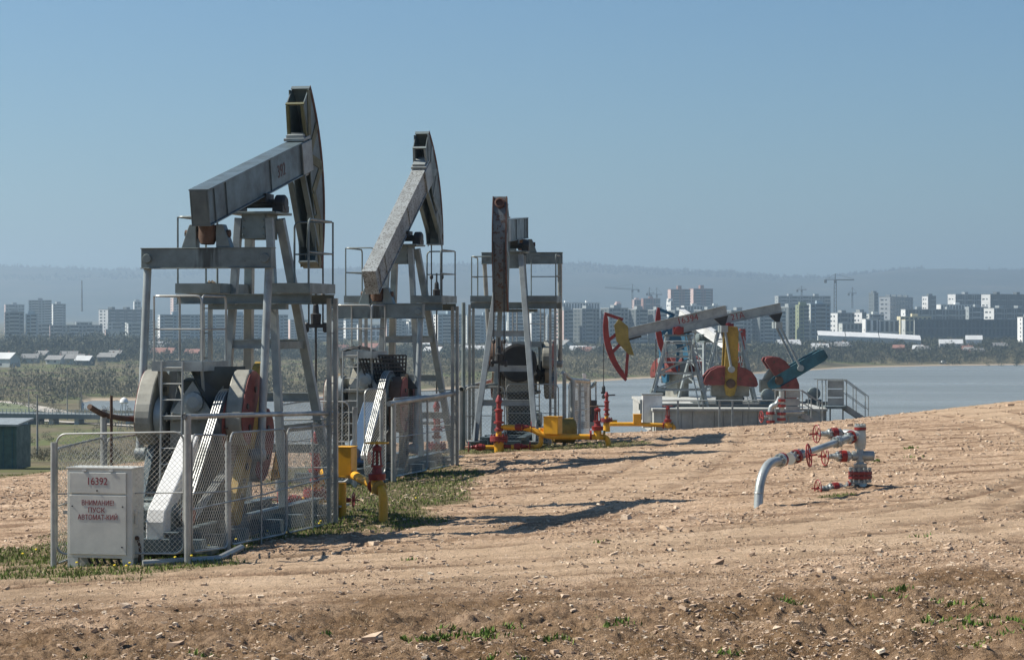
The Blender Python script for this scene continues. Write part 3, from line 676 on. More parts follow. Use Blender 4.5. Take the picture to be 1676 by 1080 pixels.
    m = MB(); m.prism([(-0.34, 1.92), (0.34, 1.92), (0.02, 2.42)], -3.24, -3.19, 'xz'); m.lathe((0.05, -3.2, 2.1), (0, -1, 0), [(0, 0.16), (0.1, 0.15), (0.12, 0.09)], 12)
    m.build('gearbox_cover', M['silver'], root, smooth=False)
    m = MB(); m.cyl((-0.66, us, zs), (0.66, us, zs), 0.10, 16)
    for sx in (-1, 1): m.lathe((sx*0.40, us, zs), (sx, 0, 0), [(0, 0.22), (0.06, 0.24), (0.14, 0.19)], 18)
    m.build('crank_shaft', M['black'], root, smooth=True)
    m = MB(); m.lathe((-0.45, -3.0, zs), (-1, 0, 0), [(0, 0.30), (0.03, 0.33), (0.13, 0.33), (0.15, 0.24), (0.10, 0.22)], 20); m.build('brake_drum', M['silver'], root, smooth=True)
    dz = math.sin(R(dang)); du = math.cos(R(dang)); d2 = np.array([du, dz]); n2 = np.array([-dz, du])
    if n2[1] < 0 or (abs(n2[1]) < 0.1 and n2[0] > 0): n2 = -n2
    cshaft = np.array([us, zs]); rx = 0.36 if tank else 0.9
    for sx in (-1, 1):
        def pt(t, nn): q = cshaft + d2*t + n2*nn; return (q[0], q[1])
        m = MB(); m.prism([pt(-rx, -0.12), pt(-rx, 0.12), pt(-rx+0.12, 0.2), pt(1.7, 0.2), pt(1.78, 0.1), pt(1.78, -0.1), pt(1.7, -0.2), pt(-rx+0.12, -0.2)], sx*0.72-0.06, sx*0.72+0.06)
        cr = m.build('crank', M['wood'] if tank else (M['beam'] if sx < 0 else M['ochre']), root, bevel=0.01)
        for t in (0.6, 0.85, 1.1, 1.35):
            q = MB(); pc = pt(t, 0); q.cyl((sx*0.785, *pc), (sx*0.80, *pc), 0.055, 10); q.build('pin_hole', M['black'], cr)
        for sg in (-1, 1):
            # thick rounded counterweight clamped on the crank's edge
            w_ = wt if sg > 0 else wt+0.22
            pl = [pt(w_-0.54, sg*0.215)] + [pt(w_-0.60*math.copysign(abs(math.cos(q))**0.75, math.cos(q)), sg*(0.23+0.58*math.sin(q)**0.62)) for q in np.linspace(0.04, math.pi-0.04, 17)] + [pt(w_+0.54, sg*0.215)]
            m = MB(); m.prism(pl, sx*0.72-0.14, sx*0.72+0.12)
            cw = m.build('counterweight', M['tan'] if not (tank and sx > 0) else M['rust'], root, bevel=0.025)
            if sx > 0 or True:
                q = MB(); k = [((p[0]-pt(w_, sg*0.45)[0])*0.97+pt(w_, sg*0.45)[0], (p[1]-pt(w_, sg*0.45)[1])*0.97+pt(w_, sg*0.45)[1]) for p in pl]
                fx = sx*0.72+sx*0.12 + (0 if sx > 0 else -0.02)
                fx = 0.845 if sx > 0 else -0.865
                q.prism(k, fx, fx+0.012); q.build('weight_face', M['dullred'], cw)
            for tt, nn in ((w_-0.3, 0.42), (w_+0.1, 0.62), (w_+0.33, 0.38)):
                q = MB(); pc = pt(tt, sg*nn); q.cyl((0.855 if sx > 0 else -0.52-0.06, *pc), (0.875 if sx > 0 else -0.575, *pc), 0.045, 10); q.build('bolt_hole', M['black'], cw)
    pin = cshaft + d2*pin_r
    for sx in (-1, 1):
        m = MB(); a = Vector((sx*(hv-0.07), eu, ez-0.3)); b = Vector((sx*0.97, pin[0], pin[1])); m.tube([a, a.lerp(b, 0.04), b], 0.062, 12)
        m.lathe((sx*0.83, pin[0], pin[1]), (sx, 0, 0), [(0, 0.07), (0.03, 0.105), (0.19, 0.105), (0.21, 0.07)], 14)
        m.build('pitman', M['silver'], root, smooth=True)
    # ---- belt wheel, belts, motor, guard
    wu, wz, wr = -3.0, 1.72, 0.56
    m = MB(); m.lathe((0.40, wu, wz), (1, 0, 0), [(0, wr-0.03), (0.01, wr), (0.16, wr), (0.17, wr-0.03)], 32)
    for k in range(0): pass
    wh = m.build('belt_wheel', M['rubber'], root, smooth=True)
    q = MB(); q.lathe((0.572, wu, wz), (1, 0, 0), [(0, wr-0.05), (0.012, wr-0.06)], 28); q.build('wheel_face', M['dullred'] if not tank else M['steel'], wh)
    for k in range(6):
        q = MB(); an = k*math.pi/3; q.bar((0.59, wu+0.08*math.cos(an), wz+0.08*math.sin(an)), (0.59, wu+0.46*math.cos(an), wz+0.46*math.sin(an)), 0.02, 0.09, (1, 0, 0)); q.build('spoke', M['steel'] if tank else M['darkrust'], wh)
    mu, mz = -4.75, 0.52
    for k in range(4):
        v = 0.425+k*0.038; dirv = Vector((0, mu-wu, mz-wz)).normalized(); nn = Vector((0, -dirv.z, dirv.y)); nn = nn if nn.z > 0 else -nn
        q = MB()
        pa = []
        for i in range(13):
            t = math.pi*i/12; base = math.atan2(nn.z, nn.y); ang = base - t*(1 if True else -1)
            pa.append((v, wu+(wr+0.012)*math.cos(ang), wz+(wr+0.012)*math.sin(ang)))
        pb = []
        for i in range(7):
            t = math.pi*i/6; ang = math.atan2(-nn.z, -nn.y) - t
            pb.append((v, mu+0.14*math.cos(ang), mz+0.14*math.sin(ang)))
        q.tube(pa+pb, 0.0125, 5, closed=True); q.build('belt', M['galv'], root)
    m = MB(); m.lathe((-0.35, mu, mz), (1, 0, 0), [(0, 0.15), (0.03, 0.23), (0.62, 0.23), (0.66, 0.17), (0.70, 0.06), (0.8, 0.06)], 20)
    for k in range(9): an = k*math.pi/4.5; m.bar((-0.28, mu+0.24*math.cos(an), mz+0.24*math.sin(an)), (0.24, mu+0.24*math.cos(an), mz+0.24*math.sin(an)), 0.015, 0.04, (0, math.cos(an), math.sin(an)))
    m.bx(-0.36, 0.36, mu-0.3, mu+0.3, 0.22, 0.30); m.build('motor', M['steel'], root)
    m = MB(); m.lathe((0.42, mu, mz), (1, 0, 0), [(0, 0.13), (0.15, 0.13), (0.17, 0.07)], 16); m.build('motor_pulley', M['red'], root, smooth=True)
    if cover == 'white':
        m = MB()
        pf = [(-3.75, 1.64), (-4.95, 0.75), (-5.13, 0.62), (-5.20, 0.45), (-5.20, 0.2), (-4.92, 0.2), (-4.92, 0.42), (-4.8, 0.54), (-3.75, 1.36)]
        m.prism(pf, 0.02, 0.30); m.build('belt_cover', M['white'], root, bevel=0.02)
    elif cover == 'blue':
        m = MB(); m.bar((0.30, -3.55, 1.62), (0.30, -4.9, 0.42), 0.42, 0.06, (0, -0.6, 1)); m.build('belt_cover', M['bluecover'], root, bevel=0.01)
    else:
        m = MB(); m.prism([(-4.2, 1.1), (-5.1, 0.75), (-5.2, 0.3), (-4.8, 0.3), (-4.2, 0.7)], 0.3, 0.62); m.build('belt_cover', M['steel'], root)
    # ---- plate hood / net over the wheel
    if hood == 'plate':
        m = MB(); m.add([(-0.02, -3.30, 2.62), (0.58, -2.45, 2.62), (0.62, -2.5, 1.9), (0.34, -3.28, 1.95)], [(0, 1, 2, 3)])
        m.add([(-0.02, -3.29, 2.63), (0.58, -2.44, 2.63), (0.62, -2.49, 1.91), (0.34, -3.27, 1.96)], [(0, 3, 2, 1)])
        m.build('wheel_hood', M['hood'], root)
    elif hood == 'net':
        m = MB()
        for i in range(15):
            t = i/14
            a0 = Vector((-0.1, -3.32, 2.62)).lerp(Vector((0.75, -2.5, 2.62)), t); m.bar(a0, Vector((0.15, -3.3, 1.95)).lerp(Vector((0.72, -2.5, 1.95)), t), 0.035, 0.01, (0, 1, 0))
        for j in range(9):
            t = j/8; m.bar(Vector((-0.1, -3.33, 2.62)).lerp(Vector((0.15, -3.31, 1.95)), t), Vector((0.75, -2.52, 2.62)).lerp(Vector((0.72, -2.52, 1.95)), t), 0.035, 0.01, (0, 1, 0))
        m.build('wheel_net', M['black'], root)
        m = MB(); m.prism([(0.2, 2.62), (0.45, 2.62), (1.0, 1.9), (0.3, 1.9)], -2.48, -2.44, 'xz'); m.build('wheel_hood', M['hood'], root)
    else:
        m = MB(); m.lathe((0.0, -1.55, 2.15), (0, 1, 0), [(0, 0.52), (0.06, 0.52), (0.08, 0.45)], 20); m.build('wheel_hood', M['black'], root)
    # ---- cables, carrier bar, polished rod
    tip = Q((Rr*math.cos(A0), Rr*math.sin(A0))); wy = Rr+0.02
    absA0 = A0+phi
    carz = float(np.interp(absA0, [R(-33), R(-18.5), R(0)], [2.25, 3.25, 3.95]))
    m = MB(); zt = Q((Rr, 0))[1] if A0+phi < 0 < A1+phi else tip[1]
    for sx in (-1, 1): m.cyl((sx*0.13, wy, max(tip[1], 3.7) if absA0 > 0 else PIV), (sx*0.13, wy, carz), 0.016, 6)
    m.build('bridle_cable', M['black'], root)
    m = MB(); m.bx(-0.2, 0.2, wy-0.06, wy+0.06, carz-0.04, carz+0.03); m.lathe((0, wy, carz), (0, 0, 1), [(0.03, 0.09), (0.2, 0.1), (0.22, 0.06), (0.36, 0.05), (0.4, 0.02)], 10)
    for sx in (-1, 1): m.lathe((sx*0.17, wy, carz-0.12), (0, 0, 1), [(0, 0.02), (0.02, 0.045), (0.14, 0.045), (0.17, 0.02)], 8); m.lathe((sx*0.13, wy, carz+0.45), (0, 0, 1), [(0, 0.02), (0.03, 0.045), (0.09, 0.045), (0.12, 0.02)], 8)
    m.bar((0.2, wy, carz), (0.26, wy, carz-0.18), 0.02, 0.02); m.build('carrier_bar', M['black'], root)
    m = MB(); m.cyl((0, wy, carz+0.6), (0, wy, 0.9), 0.02, 8); m.build('polished_rod', M['black'], root)
    # warning triangle on the lower weight
    if cover == 'white':
        pc = cshaft + d2*(wt+0.1) + n2*(-0.62)
        s = MB(); cx, cz = pc[0]+0.18, pc[1]-0.36
        tri = [(cx-0.24, cz-0.2), (cx+0.24, cz-0.2), (cx, cz+0.24)]
        s.prism(tri, 0.885, 0.897); sg = s.build('warning_triangle', M['yellow'], root)
        b = MB()
        for i in range(3):
            p = np.array(tri[i])*0.9+np.array([cx, cz-0.05])*0.1; q2 = np.array(tri[(i+1) % 3])*0.9+np.array([cx, cz-0.05])*0.1
            b.bar((0.899, *p), (0.899, *q2), 0.004, 0.014, Vector((1, 0, 0)).cross(Vector((0, *(q2-p))).normalized()))
        b.build('triangle_border', M['black'], sg)
        text('ПУ', 0.15, M['letterdark'], sg, (0.9, cx, cz-0.11), (R(90), 0, R(90)))
    return root

def rail_loop(parent, pts, z0, h, mid=True, r=0.018, name='railing', mat=None, posts=True):
    """tubular handrail: top rail through pts, mid rail, posts at pts"""
    mat = mat or M['galv']; m = MB()
    top = [(p[0], p[1], z0+h) for p in pts]
    full = [(pts[0][0], pts[0][1], z0)] + top + [(pts[-1][0], pts[-1][1], z0)]
    m.tube(bend(full, 0.10, 4), r, 6)
    if mid: m.tube([(p[0], p[1], z0+h*0.5) for p in pts], r*0.8, 6)
    o = m.build(name, mat, parent, smooth=True)
    for p in pts[1:-1]:
        q = MB(); q.cyl((p[0], p[1], z0), (p[0], p[1], z0+h), r*0.9, 6); q.build('railing_post', mat, o, smooth=True)
    return o
def ladder(parent, a, b, w, wdir, n, mat, r=0.02, sq=False):
    """two stiles and n rungs from a (bottom) to b (top)"""
    a = Vector(a); b = Vector(b); wd = Vector(wdir).normalized()*w/2; m = MB()
    for s in (-1, 1):
        if sq: m.bar(a+wd*s, b+wd*s, r*2, r*2.4, (0, 1, 0))
        else: m.cyl(a+wd*s, b+wd*s, r, 6)
    l = m.build('ladder', mat, parent)
    for i in range(n):
        c = a.lerp(b, (i+0.6)/n); q = MB(); q.cyl(c-wd, c+wd, 0.011, 6); q.build('rung', mat, l)
    return l
def service_platform(loc, rz, label, gz0, left_ladder=True, vs=1.0, vofs=0.0, flip=False, junk=False):
    root = empty('service_platform', loc, rz, label, 'service platform', 'high service platforms round the pumpjack posts')
    S = M['steel']; x0, x1 = (-1.12, 1.14)
    if flip: x0, x1 = -x1, -x0
    x0 = x0*vs+vofs; x1 = x1*vs+vofs; u0, u1 = -0.92, 0.5; z = 3.9
    for a, b in ((x0, -0.36), (0.42, x1)):
        m = MB(); m.bx(a, b, u0, u1, z-0.13, z-0.08)
        for k in ((a, b, u0, u0+0.02), (a, b, u1-0.02, u1)): m.bx(k[0], k[1], k[2], k[3], z-0.08, z+0.03)
        m.bx(a, a+0.02, u0+0.02, u1-0.02, z-0.08, z+0.03); m.bx(b-0.02, b, u0+0.02, u1-0.02, z-0.08, z+0.03); m.build('deck', S, root)
    for u in (u0+0.08, u1-0.08):
        m = MB(); m.chan((x0, u, z-0.22), (x1, u, z-0.22), 0.1, 0.16, 0.015); m.build('channel_beam', S, root)
    m = MB(); m.bar((-0.6, u0+0.2, z-0.35), (0.7, u0+0.2, z-0.35), 0.16, 0.08); m.build('channel_beam', S, root)
    rail_loop(root, [(x0+0.03, u1-0.04), (x0+0.03, u0+0.04), (-0.42, u0+0.04)], z, 1.1, mat=S)
    rail_loop(root, [(x1-0.03, u0+0.04), (x1-0.03, u1-0.04), (0.45, u1-0.04)], z, 1.05, mat=S)
    rail_loop(root, [(x1-0.35, u1+0.04), (0.48, u1+0.30), (0.48, u1+0.9), (0.30, u1+0.9)], z, 1.1) if False else None
    rail_loop(root, [(0.0+vofs, u0+0.02), (0.5, u0+0.02)], z, 1.1) if False else None
    sg = -1 if flip else 1
    ladder(root, ((x1 if not flip else x0)-sg*0.02, u1-0.1, gz0), ((x1 if not flip else x0)-sg*0.02, u1-0.1, z-0.2), 0.12 if not flip else 0.2, (1, 0.9, 0), 9, M['galv'], 0.032, True)
    if left_ladder: ladder(root, ((x0 if not flip else x1)+sg*0.13, 0.2, gz0), ((x0 if not flip else x1)+sg*0.13, 0.2, z-0.2), 0.13, (1, 0.2, 0), 9, M['galv'], 0.03, True)
    return root
def gearbox_platform(loc, rz, label, flip=1, rag=False):
    root = empty('gearbox_platform', loc, rz, label, 'access platform', 'low access platforms over the gearboxes')
    x0, x1 = -0.56, 0.24; u0, u1 = -3.42, -2.25; z = 2.7
    m = MB(); m.bx(x0, x1, u0, u1, z-0.015, z)
    for k in ((x0, x1, u0-0.01, u0+0.01), (x0, x1, u1-0.01, u1+0.01)): m.bx(k[0], k[1], k[2], k[3], z-0.13, z+0.015)
    m.bx(x0-0.01, x0+0.01, u0+0.01, u1-0.01, z-0.13, z+0.015); m.bx(x1-0.01, x1+0.01, u0+0.01, u1-0.01, z-0.13, z+0.015)
    m.build('deck', M['silver'], root)
    rail_loop(root, [(x1-0.02, u0+0.03), (x0+0.02, u0+0.03), (x0+0.02, u1-0.03)][::-1], z, 1.0)
    rail_loop(root, [(x1-0.02, u0+0.03), (x1-0.02, u1-0.05)], z, 1.0)
    ladder(root, (-0.22, u0-0.14, 0.55), (-0.22, u0-0.05, z+0.02), 0.33, (1, 0, 0), 9, M['galv'], 0.017)
    m = MB()
    for x in (x0+0.06, x1-0.06): m.bar((x, u1-0.15, 1.9), (x, u1-0.15, z-0.02), 0.06, 0.06, (0, 1, 0)); m.bar((x, u0+0.3, 1.9), (x, u0+0.12, z-0.02), 0.04, 0.04, (0, 1, 0))
    m.build('support', M['silver'], root)
    return root

# ------------------------------------------------------------------ fences
def chain_panel(root, p0, p1, z0, h, z1=None, pitch=0.075, frame=True, r=0.0026, round_=0.14, sag=0, midrail=True):
    """framed chain-link panel standing between p0 and p1 (local xy)"""
    p0 = Vector((*p0, 0)); p1 = Vector((*p1, 0)); z1 = z0 if z1 is None else z1; d = p1-p0; L = d.length; d.normalize()
    def P(s, t): return p0 + d*s + Vector((0, 0, z0+(z1-z0)*s/L + t))
    par = root
    if frame:
        m = MB(); q = round_; loop = []
        for cx, cy, a0 in ((L-q, h-q, 0), (q, h-q, 90), (q, q, 180), (L-q, q, 270)):
            for k in range(6): a = R(a0+k*18); loop.append(P(cx+q*math.cos(a), cy+q*math.sin(a)))
        m.tube(loop, 0.016, 6, closed=True); par = m.build('panel_frame', M['galv'], root, smooth=True)
        if midrail: b = MB(); b.cyl(P(0.01, h*0.5), P(L-0.01, h*0.5), 0.011, 6); b.build('panel_bar', M['galv'], par, smooth=True)
    m = MB(); nrm = Vector((-d.y, d.x, 0))
    k = int((L+h)/pitch)+1
    for s in (1, -1):
        for i in range(k):
            c = i*pitch + pitch*0.5
            # line s: x - y = const or x + y = const
            if s == 1: xa, ya = (c-h, 0) if c-h > 0 else (0, h-c); xb, yb = (c, h) if c < L else (L, h-(c-L))
            else: xa, ya = (0, c) if c < h else (c-h, h); xb, yb = (c, 0) if c < L else (L, c-L)
            if s == 1 and (ya > h or yb < 0) or xa > L or xb < 0 or ya > h or yb > h or yb < 0 or ya < 0: continue
            a = P(xa, ya)+nrm*0.003*s; b = P(xb, yb)-nrm*0.003*s
            nn = 3; m.tube([a, a.lerp(b, 0.5)+nrm*sag*math.sin(math.pi*min(xa+xb, 2*L)/(2*L)), b], r, 3, cap=False)
    o = m.build('chain_link', M['wire'], par); o['kind'] = 'stuff'
    return par
def post(root, x, y, z0, z1, r=0.04, mat=None, name='fence_post'):
    m = MB(); m.tube([(x, y, z0), (x, y, z1)], r, 12); return m.build(name, mat or M['galv'], root, smooth=True)
A1 = math.radians(-12.5)
L1 = Vector((-4.13, 40.0, 0.02)); L2 = Vector((-2.48, 55.5, 0.0)); L3 = Vector((0.0, 64.0, 0.1))
RZ3 = R(174)
big_pump(L1, A1, 12.5, 240, 0.65, 0.05, 'nearest and tallest pumpjack, grey-blue beam tilted up, olive head, white belt cover', M['beam'], M['headweb'], M['olive'], False, code='392', atop=31)
big_pump(L2, A1, 30, 268, 1.25, 0.3, 'middle pumpjack with steeply raised beam whose silver paint is peeling', M['peeled'], M['headweb'], M['steel'], True, hood='net', cover='blue', atop=25.5)
big_pump(L3, RZ3, -3, 165, 0.95, 0.25, 'pumpjack facing the camera, its rust-edged horse head lowered over the well', M['beam'], M['steel'], M['steel'], True, hood='disc', cover='side', emblem=True, vs=1.05, atop=24.5)
def place(loc): return (loc.x, loc.y, loc.z)
def local_ground(loc, rz, x, y, extra=0.0):
    w = Matrix.Rotation(rz, 3, 'Z') @ Vector((x, y, 0)) + loc
    return float(ground_h(w.x, w.y)) - loc.z + extra
service_platform(L1, A1, 'high railed platform round the post of the nearest pumpjack', local_ground(L1, A1, 1.2, 0.4))
service_platform(L2, A1, 'high railed platform round the post of the middle pumpjack with peeling beam', local_ground(L2, A1, 1.2, 0.4))
service_platform(L3, RZ3, 'high railed platform behind the lowered horse head that faces the camera', local_ground(L3, RZ3, 1.2, 0.4), vs=1.0, vofs=-0.1, flip=False)
gearbox_platform(L1, A1, 'small railed platform with ladder above the gearbox of the nearest pumpjack')
gearbox_platform(L2, A1, 'small railed platform above the gearbox of the middle pumpjack, dark rag on it')
gearbox_platform(L3, RZ3, 'small railed platform above the gearbox of the pumpjack that faces the camera')
# dark rag on the middle platform, bird-like rag on the nearest upper deck
def rag(root_loc, rz, x, y, z, sx, sy, h, mat, label, cat='rag'):
    rs = np.random.RandomState(2); n = 12; V = []; F = []
    for i in range(n):
        for j in range(n):
            u = i/(n-1)-.5; v = j/(n-1)-.5; hh = h*max(0, 1-(2*u)**2)*(0.5+rs.rand()*0.6)*(1-abs(v))
            V.append((x+u*sx, y+v*sy, z+0.012+hh))
    for i in range(n-1):
        for j in range(n-1): k = i*n+j; F.append((k, k+1, k+n+1, k+n))
    m = MB(); m.add(V, F); o = m.build('rag', mat, None, smooth=True)
    o.modifiers.new('solid', 'SOLIDIFY').thickness = 0.012
    o.location = root_loc; o.rotation_euler = (0, 0, rz); tag(o, label, cat)
rag(L2, A1, -0.2, -2.9, 2.70, 0.75, 0.5, 0.13, M['black'], 'crumpled dark sacking lying on the gearbox platform of the middle pumpjack', 'sacking')
rag(L1, A1, -0.55, -0.8, 3.83, 0.26, 0.12, 0.16, M['wood'], 'scrap of rag left on the high deck of the nearest pumpjack')

# ---- fence round the nearest pumpjack
def fence(loc, rz, label, parts, group='chain-link fences round the pumpjacks'):
    root = empty('chain_link_fence', loc, rz, label, 'fence', group); return root
def G(loc, rz, x, y): return local_ground(loc, rz, x, y)
f1 = fence(L1, A1, 'chain-link fence with bent pipe rails round the nearest pumpjack, behind the grey cabinet', None)
fr = -6.15
g = lambda x, y: G(L1, A1, x, y)
post(f1, -0.98, fr, g(-0.98, fr)-0.1, 1.62, 0.042); post(f1, 1.0, fr, g(1, fr)-0.1, 2.02, 0.05, M['galv'])
chain_panel(f1, (-0.95, fr+0.04), (0.93, fr+0.04), g(0, fr)+0.14, 1.68, g(1, fr)+0.14)
post(f1, 1.03, -4.55, g(1.03, -4.55)-0.1, 1.58, 0.042)
chain_panel(f1, (1.04, fr+0.06), (1.05, -4.62), g(1, fr)+0.16, 1.62, g(1, -4.6)+0.1, pitch=0.095)
chain_panel(f1, (1.05, -4.5), (1.06, -1.9), g(1, -4.5)+0.12, 1.62, g(1, -1.9)+0.05, pitch=0.095, sag=0.05)
chain_panel(f1, (1.06, -1.85), (1.06, 0.75), g(1, -1.9)+0.05, 1.62, g(1, 0.8)+0.0, pitch=0.095)
post(f1, 1.05, 0.82, g(1.05, 0.82)-0.1, 1.80, 0.045)
m = MB(); m.tube([(0.98, fr-0.08, 2.0), (1.02, -2.5, 1.9), (1.05, 0.9, 1.80)], 0.038, 10, cap=False); m.tube([(0.98, fr-0.075, 2.0), (0.98, fr-0.07, 2.0)], 0.028, 10); m.build('top_rail', M['galv'], f1, smooth=True)
m = MB(); m.tube(bend([(1.07, fr, g(1, fr)+0.75), (1.09, -3, 0.72), (1.1, 0.8, 0.78)], 0.3), 0.012, 6); m.build('mid_rail', M['galv'], f1, smooth=True)
for i, yy in enumerate((-3.2, -0.6)):
    post(f1, 1.09, yy, g(1.09, yy)-0.05, 1.7, 0.014)
chain_panel(f1, (-1.0, fr+0.1), (-1.02, -4.2), g(-1, fr)+0.1, 1.62, g(-1, -4.2)+0.1, pitch=0.095)
chain_panel(f1, (-1.02, -4.1), (-1.02, -1.9), g(-1, -4.1)+0.1, 1.6, g(-1, -1.9)+0.1, pitch=0.095)
chain_panel(f1, (-1.02, -1.8), (-1.02, 0.6), g(-1, -1.8)+0.1, 1.6, g(-1, 0.6)+0.1, pitch=0.095)
post(f1, -1.04, -4.15, g(-1.04, -4.15)-0.1, 2.02, 0.05); post(f1, -1.04, -1.85, g(-1.04, -1.85)-0.1, 1.75, 0.045); post(f1, -1.04, 0.65, g(-1.04, 0.65)-0.1, 1.75, 0.045)
post(f1, -0.90, -4.2, g(-0.9, -4.2)-0.1, 2.22, 0.022, M['rust'], 'iron_bar')
m = MB(); m.tube(bend([(-1.08, -4.6, 2.07), (-1.02, -4.2, 1.93), (-0.95, -3.4, 1.84), (-0.98, -1.5, 1.86), (-1.03, 0.6, 1.80)], 0.3), 0.042, 10); m.build('bent_rail', M['rust'], f1, smooth=True)
chain_panel(f1, (-1.0, 0.8), (1.05, 0.85), g(0, 0.8)+0.1, 1.6, g(1, 0.8)+0.1)
m = MB(); m.tube([(0.4, fr-0.15, g(0.4, fr-0.15)+0.05), (1.3, fr+0.4, g(1.3, fr+0.4)+0.06), (1.25, -4.6, g(1.25, -4.6)+0.06)], 0.05, 8); m.build('ground_pipe', M['galv'], f1, smooth=True)

# ---- fence round the middle pumpjack
f2 = fence(L2, A1, 'chain-link fence round the middle pumpjack, narrow gate panel and sloping pipe rail', None)
g = lambda x, y: G(L2, A1, x, y)
post(f2, -0.98, fr, g(-0.98, fr)-0.1, 1.62, 0.042); post(f2, 0.62, fr+0.1, g(0.62, fr)-0.1, 1.62, 0.05)
chain_panel(f2, (-0.95, fr+0.04), (0.52, fr+0.04), g(0, fr)+0.14, 1.62)
chain_panel(f2, (0.70, -5.6), (0.98, -5.0), g(1, fr)+0.2, 1.75, pitch=0.07, midrail=False)
post(f2, 1.03, -5.5, g(1.03, -5.5)-0.1, 1.75, 0.045); post(f2, 1.12, -4.9, g(1.12, -4.9)-0.1, 1.68, 0.055)
chain_panel(f2, (1.08, -4.8), (1.06, -1.9), g(1, -4.5)+0.12, 1.62, g(1, -1.9)+0.05, pitch=0.095)
chain_panel(f2, (1.06, -1.85), (1.06, 0.75), g(1, -1.9)+0.05, 1.62, g(1, 0.8)+0.0, pitch=0.095, sag=0.08)
post(f2, 1.05, 0.82, g(1.05, 0.82)-0.1, 1.72, 0.06)
m = MB(); m.tube([(1.10, -5.2, 1.66), (1.05, 0.9, 1.72)], 0.055, 10); m.build('top_rail', M['galv'], f2, smooth=True)
chain_panel(f2, (-1.02, fr), (-1.02, -1.9), g(-1, fr)+0.1, 1.62, g(-1, -1.9)+0.1, pitch=0.10)
post(f2, -1.04, -1.85, g(-1.04, -1.85)-0.1, 1.75, 0.045)
chain_panel(f2, (-1.0, 0.8), (1.05, 0.85), g(0, 0.8)+0.1, 1.6, g(1, 0.8)+0.1)
# ---- fence round the pump that faces the camera
f3 = fence(L3, RZ3, 'chain-link fence at the foot of the pumpjack that faces the camera', None)
g = lambda x, y: G(L3, RZ3, x, y)
post(f3, 1.25, 0.85, g(1.25, 0.85)-0.1, 1.55, 0.06); post(f3, 1.18, 0.8, g(1.1, 0.8)-0.1, 3.75, 0.05, M['steel'], 'corner_post')
chain_panel(f3, (1.1, 0.9), (0.1, 0.9), g(0.5, 0.9)+0.12, 1.5, pitch=0.10)
chain_panel(f3, (0.05, 0.9), (-1.3, 0.9), g(-0.5, 0.9)+0.12, 1.5, pitch=0.10)
post(f3, -1.45, 0.9, g(-1.45, 0.9)-0.1, 1.95, 0.05); post(f3, -1.62, 0.3, g(-1.6, 0.3)-0.1, 1.75, 0.06)
m = MB(); m.tube(bend([(-1.42, 1.0, 1.95), (-1.55, 0.2, 1.75), (-1.68, -4.5, 1.6)], 0.3), 0.05, 10); m.build('top_rail', M['galv'], f3, smooth=True)
m = MB(); m.tube([(1.2, 1.1, 1.52), (0.98, -3.2, 1.62)], 0.055, 10, cap=False); m.build('top_rail', M['galv'], f3, smooth=True)
for a, b in (((1.2, 0.7), (1.1, -2.2)), ((-1.55, 0.7), (-1.6, -2.2)), ((-1.6, -2.3), (-1.65, -5.2))):
    chain_panel(f3, a, b, g(*a)+0.1, 1.5, g(*b)+0.1, pitch=0.10)
post(f3, 1.1, -2.25, g(1.1, -2.25)-0.1, 1.6, 0.04); post(f3, -1.6, -2.25, g(-1.6, -2.25)-0.1, 1.6, 0.04)

